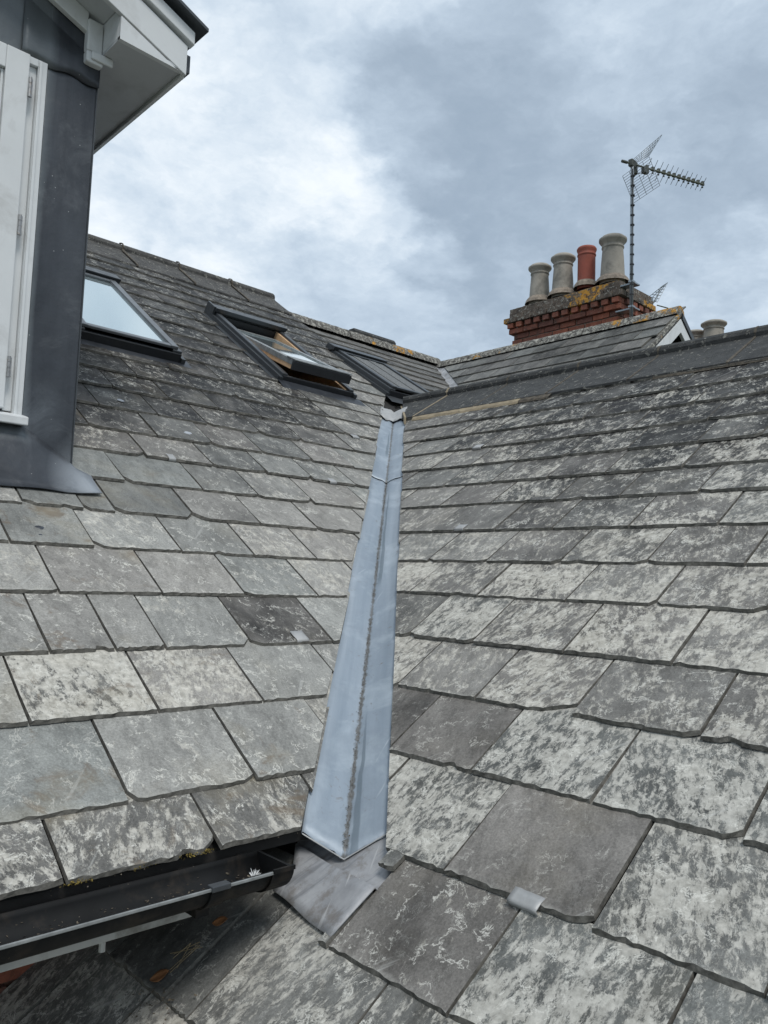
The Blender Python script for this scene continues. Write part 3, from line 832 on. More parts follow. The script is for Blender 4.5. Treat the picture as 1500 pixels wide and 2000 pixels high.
mb.prism([(6.0, 3.0, Z3-.02), (6.7, 3.0, Z3-.63), (6.7, 5.66, Z3-.63), (6.0, 5.66, Z3-.02)], (0, 0, -.04)); mb.build('roof_deck', M_deck, G)
def lumpy_ridge(parent, p0, p1, r, mat, n=60, name='ridge_tile', seg=9):
    # half-round ridge tiles bedded in rough mortar, one object per tile
    p0 = Vector(p0); p1 = Vector(p1); d = (p1-p0); Ltot = d.length; d.normalize(); side = Vector((-d.y, d.x, 0)); up = Vector((0, 0, 1))
    nt = max(1, round(Ltot/.45)); rg = random.Random(int(Ltot*100))
    for k in range(nt):
        t0, t1 = Ltot*k/nt+.003, Ltot*(k+1)/nt-.003; rows_ = []
        m_ = 14
        for i in range(m_+1):
            c = p0+d*(t0+(t1-t0)*i/m_); row = []
            for j in range(seg+1):
                a = math.pi*1.06*j/seg-math.pi*.03
                rr = r*(1+rg.uniform(-.035, .035)+(.12*rg.random() if j in (0, 1, seg-1, seg) else 0))
                row.append(c+side*math.cos(a)*rr*(1.25 if j in (0, seg) else 1)+up*(math.sin(a)*rr-(r*.35 if j in (0, seg) else 0)))
            rows_.append(row)
        mb = MB(); mb.grid(rows_); n_ = seg+1
        mb.add(rows_[0], [tuple(range(n_))]); mb.add(rows_[-1], [tuple(range(n_))])
        mb.build(name, mat, parent, smooth=False)
lumpy_ridge(N, (3.93, 5.66, 2.262), (6.02, 5.66, 2.262), .062, M_ridge_old)
lumpy_ridge(G, (6.0, 5.60, 2.218), (6.0, 2.975, 2.218), .056, M_ridge_old)
# little lead valley between the two
mb = MB(); rows_ = []
for k in range(9):
    t = k/8; xx = 5.98-1.5*t; yy = Y2-((Z2-(Z3-T3*(X3-xx))))/T2
    z = zG(xx)-.018
    rows_.append([Vector((xx-.12, yy+.10, zN(yy+.10)-.018)), Vector((xx, yy, z)), Vector((xx+.10, yy-.12, zG(xx+.10)-.018))])
mb.grid(rows_); mb.build('valley_lead', M_lead_pale, N, solid=.003)
# gable: verge mortar, white boards, recess wall coloured dark to paint its shadow
def gboard(mb, x0, z0, x1, z1, w, y0, y1):
    mb.prism([(x0, y0, z0), (x1, y0, z1), (x1, y0, z1-w), (x0, y0, z0-w)], (0, y1-y0, 0))
mb = MB(); gboard(mb, 5.985, 2.215, 5.25, 2.215-.735*T3, .035, 2.965, 2.99); mb.build('verge', M_ridge_old, G)
mb = MB(); gboard(mb, 6.015, 2.215, 6.75, 2.215-.735*T3, .05, 2.965, 2.99); mb.build('verge', M_gunmetal, G)
mb = MB(); gboard(mb, 6.0, 2.165, 5.25, 2.165-.75*T3, .11, 2.972, 3.0); mb.build('bargeboard', M_white, G, bevel=.003)
mb = MB(); gboard(mb, 6.003, 2.163, 6.75, 2.163-.747*T3, .11, 2.974, 3.002); mb.build('bargeboard', M_white, G, bevel=.003)
mb = MB(); mb.prism([(6.0, 3.16, 2.15), (5.2, 3.16, 2.15-.8*T3), (5.2, 3.16, .6), (6.8, 3.16, .6), (6.8, 3.16, 2.15-.8*T3)], (0, .05, 0)); mb.build('gable_wall', M_gunmetal, G)
mb = MB(); mb.box((5.62, 3.06, .9), (6.02, 3.10, 1.92)); mb.build('gable_window', M_black, G)
# ridge vent
mb = MB(); c0, c1 = 4.86, 5.40
prof = [(-.06, 0), (-.06, .055), (-.035, .085), (.035, .085), (.06, .055), (.06, 0)]
mb.prism([(c0, 5.70+p, 2.285+h) for p, h in prof], (c1-c0, 0, 0)); mb.build('ridge_vent', M_ridge_dark, N, bevel=.006)

# ------------------------------------------------------------ metal valley
VF = empty('valley_flashing', label='pale blue-grey metal valley gutter lining running up between the two slate roofs', cat='valley flashing')
def vpt(s, q, h):
    """q>0 left plane, q<0 right plane; offset measured as (w-u)"""
    a = abs(q)
    if q >= 0: x_, y_ = XR+s-a/2, YL+s+a/2; z_ = T*(s+a/2)
    else: x_, y_ = XR+s+a/2, YL+s-a/2; z_ = T*(s+a/2)
    return Vector((x_, y_, z_+h))
def sheet(name, s0, s1, h, mat, n=40, wide=.185, end=True, label=None):
    rg = random.Random(int(s0*50)+9); mb = MB(); rows_ = []; uvs = []
    qs = [wide, .15, .12, .09, .06, .03, .012, .004, 0, -.004, -.012, -.03, -.06, -.09, -.12, -.15, -wide]
    for i in range(n+1):
        s = s0+(s1-s0)*i/n; row = []
        for q in qs:
            dh = .0035*math.sin(q*34+s*3)*min(1, abs(q)*14)+rg.uniform(-.0006, .0006)
            dh += .004*math.exp(-((abs(q)-.035)/.02)**2)
            ss = s
            if i == 0: ss += rg.uniform(-.0022, .0022)+(.012*(abs(q)/.12)**1.0 if q < 0 else .004*(abs(q)/.12)) 
            w_ = q
            if abs(q) > .14 and s < -.55: w_ = math.copysign(.131+(abs(q)-.15)*max(0, (s+.85)/.3), q) if s > -.86 else math.copysign(.131, q)
            row.append(vpt(ss, w_, h+dh+(.0 if i else 0))); uvs.append((q, s))
        rows_.append(row)
    mb.grid(rows_); o = mb.build(name, mat, VF, smooth=True, solid=.0018)
    me = o.data; uvl = me.uv_layers.new(name='UVMap')
    for lp in me.loops: uvl.data[lp.index].uv = uvs[lp.vertex_index]
    if label: o['label'] = label
    return o
S_END, S_LAP, S_TOP = -.834, .728, 1.50
sheet('lower_sheet', S_END, S_LAP+.12, -.026, M_zinc, 60, label='long pale blue sheet with grit along its fold')
sheet('upper_sheet', S_LAP, S_TOP, -.019, M_zinc, 30, label='short upper sheet lapped over the long one')
# bright cut edge at the open foot
mb = MB()
for q0, q1 in ((.13, .07), (.07, .0), (0, -.07), (-.07, -.13)):
    ea = lambda q: S_END+(.012*(abs(q)/.12) if q < 0 else .004*(abs(q)/.12))-.001
    mb.tube(vpt(ea(q0), q0, -.0255), vpt(ea(q1), q1, -.0255), .0016, 6)
mb.build('cut_edge', M_lead_clip, VF)
# crumpled lead saddle at the head
rg = random.Random(8); mb = MB(); rows_ = []
for i in range(9):
    s = 1.455+.16*i/8
    rows_.append([vpt(s+(rg.uniform(-.02, .015) if i == 0 else 0), q, -.002+rg.uniform(-.010, .014)) for q in (.12, .09, .06, .03, 0, -.03, -.06, -.09, -.12)])
mb.grid(rows_); mb.build('lead_saddle', M_lead_clip, VF, smooth=True, solid=.003)
# grit lying in the fold: uncountable
rg = random.Random(4); mb = MB()
for k in range(1500):
    s = S_END+.02+(1.75)*rg.random()**1.1
    if math.sin(s*9)+math.sin(s*23+1) < -1.35: continue
    p = vpt(s, rg.gauss(.002, .0042), -.0225); r = rg.uniform(.0009, .0028)
    vs = [p+Vector((rg.uniform(-1, 1), rg.uniform(-1, 1), rg.uniform(-.4, 1)))*r for _ in range(4)]
    mb.add(vs, [(0, 1, 2), (0, 2, 3), (0, 3, 1), (1, 3, 2)])
mb.build('grit', M_debris, VF, kind='stuff')
# weathered lead apron below the foot
mb = MB(); rows_ = []
for i in range(15):
    t = i/14; x_ = 1.040+(1.30-1.040)*t; row = []
    for j in range(13):
        u_ = j/12
        yl_ = 1.400 if x_ < 1.09 else 1.400+(x_-1.09)*1.1; yr_ = 1.182-(x_-1.04)*.10 if x_ < 1.17 else 1.17+(x_-1.17)*1.0
        xs_ = x_-.023*u_*(1-t); y_ = yl_+(yr_-yl_)*u_
        dip = .035*max(0, min(1, (t-.36)/.08))
        row.append(Vector((xs_, y_, zR(xs_)+.003-dip+.003*math.sin(u_*7+t*4)*(1-t))))
    rows_.append(row)
mb.grid(rows_); mb.build('lead_apron', M_lead_pale, VF, smooth=True, solid=.003, label='weathered lead apron under the open foot of the valley')
# cut slate end under the right slates beside the apron
slate(R, PL_R, -1.212, -1.166, (1.158-XR)/CT, 0, .008, .2, [.3, .5, .6, .1], 6, .003, ln=.05, rng=random.Random(2))

# ------------------------------------------------------------ roof windows
def roof_window(x0, x1, y0, y1, plane, zf, slope, label, opened=0., narrow=False, blind=False):
    Wd = empty('roof_window', kind='thing', label=label, cat='roof window', group='roof windows')
    org = Vector((x0, y0, zf(y0))); ln = (y1-y0)/math.cos(slope); w = x1-x0
    F = Matrix.Translation(org) @ Matrix.Rotation(slope, 4, 'X')
    Wd.matrix_world = F
    def part(mb, name, mat, parent=None, **k):
        o = mb.build(name, mat, parent or Wd, **k); return o
    b = .052 if not opened else .038; hh = .062 if not opened else .050
    mb = MB()   # frame: four cladding members with a raised outer lip
    mb.box((0, 0, -.05), (b, ln, hh)); mb.box((w-b, 0, -.05), (w, ln, hh)); mb.box((b, ln-b, -.05), (w-b, ln, hh)); mb.box((b, 0, -.05), (w-b, b*.7, hh-.018))
    fr = part(mb, 'frame', M_gunmetal, bevel=.004)
    mb = MB(); mb.box((.004, -.012, -.02), (w-.004, -.001, hh-.012)); part(mb, 'sill_member', M_black, bevel=.003)
    # apron and side flashing
    mb = MB(); mb.grid([[Vector((-.03, -.10, -.004)), Vector((-.03, -.012, .010)), Vector((-.03, -.010, .026))], [Vector((w+.06, -.10, -.004)), Vector((w+.055, .03, .006)), Vector((w+.02, .03, .014))]])
    part(mb, 'flashing', M_lead if not blind else M_gunmetal, solid=.002)
    for p_, q_ in (((-.055, -.001), (-.0225)), ((w+.001, w+.05), (w+.0225))):
            e0, e1 = p_; md_ = q_
            lo, hi = ((e0, md_), (md_, e1)) if e0 < 0 else ((md_, e1), (e0, md_))
            mb = MB(); mb.prism([(lo[0], -.02, .003), (lo[1], -.02, .003), (lo[1], -.02, -.02), (lo[0], -.02, -.02)] if e0 > 0 else [(lo[0], -.02, .003), (lo[1], -.02, .003), (lo[1], -.02, .030), (hi[1], -.02, .030), (hi[1], -.02, -.02), (lo[0], -.02, -.02)], (0, ln+.03, 0)) if e0 < 0 else mb.prism([(e0, -.02, .030), (md_, -.02, .030), (md_, -.02, .004), (e1, -.02, .004), (e1, -.02, -.02), (e0, -.02, -.02)], (0, ln+.03, 0))
            part(mb, 'side_flashing', M_gunmetal)
    # hood across the head
    mb = MB(); mb.prism([(-.012, ln-.07, hh+.002), (-.012, ln-.08, hh+.034), (-.012, ln+.02, hh+.030), (-.012, ln+.05, .010)], (w+.024, 0, 0)); hood = part(mb, 'hood', M_gunmetal, bevel=.004)
    if not opened:
        sw0, sw1 = b*.45, w-b*.45
        sash = MB(); st_ = .040
        sash.box((sw0, .01, hh+.001), (sw0+st_, ln-.085, hh+.018)); sash.box((sw1-st_, .01, hh+.001), (sw1, ln-.085, hh+.018)); sash.box((sw0+st_, .01, hh+.001), (sw1-st_, .045, hh+.016)); sash.box((sw0+st_, ln-.12, hh+.001), (sw1-st_, ln-.085, hh+.017))
        s_ = part(sash, 'sash', M_gunlight if not blind else M_gunmetal, bevel=.003)
        if blind:
            nb = 5; ww = (sw1-sw0-2*st_)
            mb = MB()
            for k in range(nb): mb.box((sw0+st_+ww*k/nb+.003, .048, hh-.012), (sw0+st_+ww*(k+1)/nb-.003, ln-.122, hh+.006+(.004 if k % 2 else 0)))
            part(mb, 'shutter', M_blind, s_, bevel=.002)
        else:
            mb = MB(); mb.box((sw0+st_+.004, .049, hh-.006), (sw1-st_-.004, ln-.124, hh+.004)); part(mb, 'pane', M_roofglass, s_)
            mb = MB(); mb.box((sw0+st_, .046, hh-.004), (sw0+st_+.004, ln-.121, hh+.010)); mb.box((sw1-st_-.004, .046, hh-.004), (sw1-st_, ln-.121, hh+.010)); part(mb, 'glazing_bead', M_gunlight, s_)
    else:
        # timber lining of the opening
        mb = MB(); mb.box((b, b*.7, -.26), (b+.018, ln-b, hh-.016)); part(mb, 'timber_lining', M_pine, fr)
        mb = MB(); mb.box((w-b-.018, b*.7, -.26), (w-b, ln-b, hh-.016)); part(mb, 'timber_lining', M_pine, fr)
        mb = MB(); mb.box((b+.018, b*.7, -.26), (w-b-.018, b*.7+.02, hh-.024)); part(mb, 'timber_lining', M_white, fr)
        mb = MB(); mb.box((b+.018, ln-b-.02, -.26), (w-b-.018, ln-b, hh-.016)); part(mb, 'head_lining', M_black, fr)  # lining coloured black to paint the dark inside
        mb = MB(); mb.box((b, 0, -.32), (w-b, ln, -.27)); part(mb, 'room_shade', M_deck, fr)  # dark sheet closing the shaft, painted shade for the unlit room
        mb = MB()
        for k in range(6): mb.box((b+.019+.02, .06+k*.075, -.115-.012*k), (w-b-.02, .06+k*.075+.073, -.10-.012*k))
        part(mb, 'timber_boards', M_pine, fr, bevel=.002)
        mb = MB(); mb.box((b+.04, .05, -.098), (b+.17, .30, -.09)); part(mb, 'white_board', M_white, fr)
        # sash turned on its centre pivot
        Rm = Matrix.Translation(Vector((0, ln*.50, .045))) @ Matrix.Rotation(opened, 4, 'X') @ Matrix.Translation(Vector((0, -ln*.50, 0)))
        s0, s1 = b+.022, w-b-.022; st_ = .05; y0_, y1_ = .035, ln-.09
        mb = MB(); mb.box((s0, y0_, -.02), (s0+st_, y1_, .012), Rm); mb.box((s1-st_, y0_, -.02), (s1, y1_, .012), Rm)
        mb.box((s0+st_, y1_-.06, -.02), (s1-st_, y1_, .012), Rm)
        s_ = part(mb, 'sash', M_rim)
        mb = MB(); mb.box((s0-.005, y0_-.03, -.046), (s1+.005, y0_-.002, .010), Rm); part(mb, 'bottom_rail', M_black, s_, bevel=.004)
        mb = MB()
        for k in range(4): mb.box((s0-.005, y0_-.030+k*.026, .0125), (s1+.005, y0_-.010+k*.026, .020), Rm)
        part(mb, 'rail_cladding', M_rim, s_, bevel=.002)
        mb = MB(); mb.box((s0+st_, y0_+.03, -.012), (s1-st_, y1_-.06, .004), Rm); part(mb, 'pane', M_roofglass, s_)
        mb = MB(); mb.box((s0+.003, y0_, -.046), (s0+.05, y1_-.02, -.0205), Rm); mb.box((s1-.05, y0_, -.046), (s1-.003, y1_-.02, -.0205), Rm); mb.box((s0+.052, y0_, -.046), (s1-.052, y0_+.05, -.0205), Rm); part(mb, 'inner_sash', M_pine, s_)
        # pivot covers
        mb = MB(); mb.box((-.022, ln*.94, .0), (-.004, ln*1.05, .085)); part(mb, 'end_cover', M_gunmetal, bevel=.003)
    return Wd
roof_window(WIN[0][0], WIN[0][1], WIN[0][2], WIN[0][3], None, lambda y: zL(y)-.004, TH, 'closed roof window reflecting the pale sky, half hidden behind the dormer')
roof_window(WIN[1][0], WIN[1][1], WIN[1][2], WIN[1][3], None, lambda y: zL(y)-.004, TH, 'open centre-pivot roof window with pine timber showing inside', opened=math.radians(-9))
roof_window(W3[0], W3[1], W3[2]+.02, W3[3]-.02, None, lambda y: zN(y)+.006, math.atan(T2), 'narrow roof window with a closed grey shutter, nearest the metal valley head', blind=True)

# ------------------------------------------------------------ dormer
D = empty('dormer', (1.05, 2.639, .33), label='lead-clad dormer at the upper left with white window and boxed eaves', cat='dormer')
D.location = (0, 0, 0)
DY = 2.639; s_g = .45
zt = 1.77
mb = MB(); mb.prism([(.886, DY, .30), (1.054, DY, .30), (1.054, DY, 1.82), (.886, DY, 1.90)], (0, .05, 0)); mb.build('lead_face', M_lead, D, bevel=.004)
mb = MB(); mb.prism([(-.3, DY, 1.662), (.886, DY, 1.662), (.886, DY, 1.90), (.30, DY, 2.16), (-.3, DY, 1.86)], (0, .05, 0)); mb.build('lead_head', M_lead, D)
# the head sheet laps down over the corner sheet with a soft wavy lip
mb = MB(); rows_ = []; rg = random.Random(6)
for i in range(15):
    xx = .80+.258*i/14; rows_.append([Vector((xx, DY-.0035-.003*math.sin(i*1.1), 1.655+.006*math.sin(i*.9)-.004)), Vector((xx, DY-.010-.004*math.sin(i*.8), 1.675)), Vector((xx, DY-.006-.003*math.sin(i*1.4), 1.72)), Vector((xx, DY-.003, 1.842-.45*(xx-.886)-.03))])
mb.grid(rows_); mb.build('lead_lap', M_lead, D, smooth=True, solid=.003)
mb = MB(); mb.prism([(1.050, DY+.004, .30), (1.050, 4.75, 1.76), (1.050, DY+.004, 1.76)], (-.04, 0, 0)); mb.build('cheek', M_lead, D)
mb = MB(); mb.tube((1.0555, DY+.001, .33), (1.0555, DY+.001, 1.72), .003, 6); mb.build('corner_seam', M_gunmetal, D)
# eaves: soffit box, side soffit, fascia, bargeboard, crown strip, roof edge
YB = 2.469; ZS = 1.752
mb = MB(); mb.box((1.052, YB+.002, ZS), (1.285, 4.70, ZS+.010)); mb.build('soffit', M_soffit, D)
mb = MB(); mb.box((1.286, YB+.020, ZS-.014), (1.300, 4.72, ZS+.10)); mb.build('side_fascia', M_white, D, bevel=.002)
mb = MB(); mb.box((1.301, YB+.03, ZS+.02), (1.325, 4.74, ZS+.085)); mb.build('side_flashing', M_gunmetal, D)
SB = .412
zb = lambda xx: 1.752+SB*(1.249-xx)
mb = MB()   # bargeboard
mb.prism([(.0, YB, zb(0)), (1.297, YB, 1.739), (1.297, YB, 1.846), (.0, YB, zb(0)+.122)], (0, .020, 0)); mb.build('bargeboard', M_white, D, bevel=.002)
mb = MB()   # boxed end under the board
mb.prism([(1.052, YB+.0015, 1.751), (1.278, YB+.0015, 1.745), (1.258, YB+.0015, zb(1.258)-.0015), (1.052, YB+.0015, zb(1.052)-.0015)], (0, .018, 0)); mb.build('eaves_box', M_white, D, bevel=.0015)
mb = MB(); mb.box((1.052, YB+.021, ZS+.011), (1.066, DY-.002, 1.88)); mb.build('eaves_box_side', M_white, D)
mb = MB(); mb.prism([(.0, YB-.014, zb(0)+.123), (1.316, YB-.014, 1.853), (1.316, YB-.014, 1.900), (.0, YB-.014, zb(0)+.178)], (0, .034, 0)); mb.build('crown_strip', M_white, D, bevel=.003)
mb = MB(); mb.prism([(-.2, YB-.045, 1.912+SB*1.55+.012), (1.350, YB-.045, 1.906), (1.350, YB-.045, 1.918), (-.2, YB-.045, 1.924+SB*1.55+.012)], (0, 2.4, 0)); mb.build('roof_edge', M_gunmetal, D)
# sloping soffit behind the bargeboard, frieze moulding against the lead
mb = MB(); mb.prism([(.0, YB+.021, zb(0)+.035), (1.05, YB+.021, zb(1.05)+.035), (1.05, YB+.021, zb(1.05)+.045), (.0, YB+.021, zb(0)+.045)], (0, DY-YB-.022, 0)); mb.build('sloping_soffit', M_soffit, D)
mb = MB(); mb.prism([(.0, DY-.026, zb(0)-.035), (1.0, DY-.026, zb(1.0)-.035), (1.0, DY-.026, zb(1.0)+.034), (.0, DY-.026, zb(0)+.034)], (0, .024, 0)); mb.build('frieze', M_white, D, bevel=.003)
mb = MB(); mb.box((.998, DY-.035, 1.712), (1.056, DY-.001, 1.752)); mb.box((.998, DY-.0345, 1.752), (1.051, DY-.001, 1.865)); mb.box((1.012, DY-.045, 1.722), (1.088, DY-.0355, 1.751)); mb.build('corner_moulding', M_white, D, bevel=.006)
# window
wn = MB(); wn.box((.30, DY-.010, .470), (.330, DY+.03, 1.655)); wn.box((.855, DY-.008, .470), (.884, DY+.03, 1.655)); wn.box((.8565, DY-.016, .47), (.866, DY-.0085, 1.65)); wn.box((.330, DY-.008, 1.630), (.855, DY+.03, 1.655)); wn.box((.8275, DY+.006, .487), (.8545, DY+.03, 1.629))
wf = wn.build('window', M_white, D, bevel=.002)
mb = MB(); mb.prism([(.26, DY-.050, .440), (.26, DY+.02, .448), (.26, DY+.02, .486), (.26, DY-.050, .468)], (.632, 0, 0)); mb.build('sill', M_white, wf, bevel=.004)
mb = MB(); sx0, sx1 = .34, .8245
mb.box((sx1-.072, DY-.020, .490), (sx1, DY+.012, 1.652)); mb.box((sx0, DY-.020, .490), (sx0+.07, DY+.012, 1.652)); mb.box((sx0+.07, DY-.019, 1.575), (sx1-.072, DY+.012, 1.652)); mb.box((sx0+.07, DY-.019, .490), (sx1-.072, DY+.012, .60))
mb.box((sx1-.082, DY-.008, .601), (sx1-.0725, DY+.010, 1.574)); mb.box((sx1-.0825-.4, DY-.008, 1.562), (sx1-.0825, DY+.010, 1.574))
mb.build('casement', M_white, wf, bevel=.003)
mb = MB(); mb.box((sx0+.071, DY-.001, .6015), (sx1-.083, DY+.006, 1.5615)); mb.build('pane', M_darkglass, wf)
for zc in (1.545, 1.085, .625):
    mb = MB(); mb.tube((.829, DY-.022, zc-.036), (.829, DY-.022, zc-.008), .0055, 8); mb.tube((.829, DY-.022, zc+.012), (.829, DY-.022, zc+.030), .0055, 8); mb.tube((.829, DY-.022, zc-.007), (.829, DY-.022, zc+.011), .0050, 8)
    mb.box((.828, DY-.0195, zc-.034), (.838, DY-.0165, zc+.028))
    mb.build('hinge', M_hinge, wf, smooth=False)
# apron under the window, dressed out over the slates, with a free corner at the right
mb = MB(); rows_ = []; rg = random.Random(12)
nx = 40
for i in range(nx+1):
    xx = -.42+(1.105+.42)*i/nx
    tz = .452
    if xx > .885: tz = max(.352, .452-(xx-.885)*.62)
    yend = 2.487+.004*math.sin(xx*9)+(.012*max(0, xx-1.0)/.1)
    row = []
    ytop = DY-.003 if xx < 1.056 else DY-.003-(xx-1.056)*.9
    if xx > 1.056: tz = zL(ytop)+.010
    for t in (0, .12, .28, .45, .62, .8, 1):
        yy = ytop+(yend-ytop)*t; ze = zL(yend)+.0105
        zz_ = tz+(ze-tz)*(1-(1-t)**1.35)
        zz_ = max(zz_, zL(yy)+.0085)
        row.append(Vector((xx, yy, zz_+.0018*math.sin(xx*31+t*5)*t)))
    rows_.append(row)
mb.grid(rows_); mb.build('lead_apron', M_lead, D, smooth=True, solid=.003)
mb = MB(); mb.grid([[Vector((1.00+.0*k, DY-.012-.02*k, .372-.03*k)) for k in range(2)], [Vector((1.115, DY-.07-.05*k, zL(DY-.07-.05*k)+.018)) for k in range(2)]]); 
# dormer roof: pale slabs out of view, still solid
mb = MB(); mb.prism([(-.30, DY+.055, .30), (.885, DY+.055, .30), (.885, DY+.055, 1.6), (-.30, DY+.055, 1.6)], (0, .02, 0)); mb.build('inner_wall', M_deck, D)

# ------------------------------------------------------------ eaves, gutter, wall
HW = empty('house_wall', kind='thing', label='shaded brick wall below the left eaves with a flaking white fascia', cat='wall')
mb = MB(); mb.box((-.45, 1.862, -6.5), (1.7, 1.98, -.35)); mb.build('wall', M_wall, HW)
bw, bh = .215, .065
rg = random.Random(3)
me_b = None
for r_ in range(7):
    for k in range(8):
        x0 = -.10+k*(bw+.010)+(r_ % 2)*.11; z0 = -.60-r_*(bh+.01)+.01
        if x0+bw > 1.5 or z0+bh < zR(x0+bw)-.02: continue
        if me_b is None:
            mb = MB(); mb.box((0, 0, 0), (bw, .02, bh)); o = mb.build('brick', M_brick, HW, bevel=.004); me_b = o.data
        else:
            o = bpy.data.objects.new('brick', me_b); COL.objects.link(o); o.parent = HW
        o.location = (x0, 1.844+rg.uniform(-.001, .001), z0)
mb = MB(); mb.box((-.45, 1.392, -.656), (.853, 1.408, -.575)); mb.build('fascia', M_white_dirty, HW, bevel=.003, label='flaking white fascia board behind the gutter')
mb = MB(); mb.box((-.45, 1.409, -.60), (.93, 1.86, -.588)); mb.build('soffit', M_white_dirty, HW)
mb = MB(); mb.tube((.672, 1.398, -.672), (.672, 1.398, -.655), .006, 8); mb.build('drip', M_white_dirty, HW)
GU = empty('gutter', label='black plastic half-round gutter under the slate eaves at lower left', cat='gutter')
gx0, gx1, gyc, gz, gr = -.45, .985, 1.3275, -.558, .0575
def halfring(xx, r, n=14): return [Vector((xx, gyc-r*math.cos(math.pi*k/n), gz-r*.84*math.sin(math.pi*k/n))) for k in range(n+1)]
mb = MB(); mb.grid([halfring(gx0+(gx1-gx0)*i/12, gr) for i in range(13)]); mb.build('trough', M_plastic, GU, smooth=True, solid=.0028)
mb = MB(); mb.box((gx0, gyc-gr-.005, gz-.005), (gx1, gyc-gr-.001, gz+.0008)); mb.build('rim', M_rim, GU, bevel=.0012)
mb = MB(); pts = halfring(gx1-.001, gr+.004); mb.prism([p for p in pts]+[], (.006, 0, 0)); mb.build('stop_end', M_plastic, GU)
mb = MB(); mb.grid([halfring(gx1-.045, gr+.0045), halfring(gx1, gr+.0045)]); mb.build('end_collar', M_plastic, GU, solid=.003)
mb = MB(); mb.box((gx1-.045, gyc-gr-.009, gz-.003), (gx1+.004, gyc-gr-.003, gz+.005)); mb.build('end_collar_lip', M_plastic, GU)
mb = MB(); mb.grid([halfring(.808, gr+.0045), halfring(.843, gr+.0045)]); b_ = mb.build('bracket', M_plastic, GU, solid=.003)
mb = MB(); mb.box((.806, gyc-gr-.009, gz-.006), (.845, gyc-gr+.010, gz+.004)); mb.build('bracket_clip', M_gunmetal, b_, bevel=.0015)
mb = MB(); mb.box((.812, gyc-.005, gz-.070), (.840, 1.391, gz-.052)); mb.build('bracket_arm', M_plastic, b_)
# silt in the trough
rg = random.Random(9); mb = MB()
for k in range(3200):
    xx = gx0+(gx1-gx0)*rg.random(); q = max(-.05, min(.05, rg.gauss(.004, .018))); zz_ = gz-gr*.84*math.sqrt(max(0, 1-(q/gr)**2))+.003
    r_ = rg.uniform(.0015, .005)*(1.6 if xx > .9 else 1); p = Vector((xx, gyc+q, zz_))
    mb.add([p+Vector((rg.uniform(-1, 1), rg.uniform(-1, 1), rg.uniform(-.2, .7)))*r_ for _ in range(4)], [(0, 1, 2), (0, 2, 3), (0, 3, 1), (1, 3, 2)])
mb.build('silt', M_debris, GU, kind='stuff')
rg = random.Random(2); mb = MB()
[mb.tube((.957, 1.350, -.598), (.957+rg.uniform(-.010, .010), 1.350+rg.uniform(-.010, .010), -.598+rg.uniform(-.008, .020)), .0022, 5, .0003) for _ in range(46)]; f_ = mb.build('feather_tuft', M_white, None, smooth=True, label='small white downy feather lying in the end of the gutter', cat='feather')
# dead leaf and stalks lying on the shaded slates
def leafat(px, size, ang, label, curl=.4):
    p = onR(*px, .010); mb = MB(); rows_ = []
    for i in range(9):
        t = i/8-.5; wv = .34*math.sin(math.pi*(i+.3)/8.6)*size
        rows_.append([Vector((t*size, s_*wv, .10*size*curl*4*(t*t)+abs(s_)*.22*size*curl)) for s_ in (-1, -.5, 0, .5, 1)])
    mb.grid(rows_); o = mb.build('dead_leaf', M_leaf, None, smooth=True, solid=.0006, label=label, cat='leaf')
    X, Y, Z = PL_R[1:]; o.matrix_world = Matrix(((X.x, Y.x, Z.x, p.x), (X.y, Y.y, Z.y, p.y), (X.z, Y.z, Z.z, p.z), (0, 0, 0, 1))) @ Matrix.Rotation(ang, 4, 'Z')
leafat((313, 1908), .040, .95, 'curled orange-brown dead leaf on the dark slates below the gutter')
leafat((430, 1800), .035, .7, 'thin withered leaf fragment below the gutter bracket', .2)
rg = random.Random(21); mb = MB()
for k in range(6):
    a = onR(340+rg.uniform(-12, 8), 1880+rg.uniform(-20, 30), .012); b = onR(380+rg.uniform(-8, 15), 1845+rg.uniform(-10, 10), .022)
    mb.tube(a, b, .0008, 5)
mb.build('grass_stalk', M_twig, None, kind='stuff', label='few dead grass stalks caught beside the dead leaf')
rg = random.Random(31); mb = MB()
for k in range(90):
    q = (rg.gauss(305, 28), rg.gauss(1950, 28)); p = onR(*q, .008); r_ = rg.uniform(.0015, .005)
    mb.add([p+Vector((rg.uniform(-1, 1), rg.uniform(-1, 1), rg.uniform(-.2, .8)))*r_ for _ in range(4)], [(0, 1, 2), (0, 2, 3), (0, 3, 1), (1, 3, 2)])
mb.build('moss_crumbs', M_debris, None, kind='stuff', label='crumbs of moss fallen on the lowest slates')
# wall under the front eaves of the right roof (behind and below the camera's view)
RW = empty('house_wall', kind='thing', label='brick wall carrying the front eaves of the right-hand roof', cat='wall')
mb = MB(); mb.box((.35, -.4, -6.5), (.47, 1.48, -1.20)); mb.build('wall', M_wall, RW)
mb = MB(); mb.box((.47, -.42, -6.5), (3.9, -.30, -1.20)); mb.build('gable_wall', M_wall, RW)

rg = random.Random(41); mb = MB()
for k in range(420):
    t = rg.choice((150, 165, 385, 395, 275))+rg.gauss(0, 14); yy_ = 1725-(t-130)*.235
    p = onL(t, yy_, -.004)+Vector((0, rg.uniform(-.003, .006), rg.uniform(-.006, .001))); r_ = rg.uniform(.001, .003)
    mb.add([p+Vector((rg.uniform(-1, 1), rg.uniform(-1, 1), rg.uniform(-.5, 1)))*r_ for _ in range(4)], [(0, 1, 2), (0, 2, 3), (0, 3, 1), (1, 3, 2)])
mb.build('eaves_moss', M_moss, None, kind='stuff', label='yellow-green moss along the drip edge of the eaves slates')
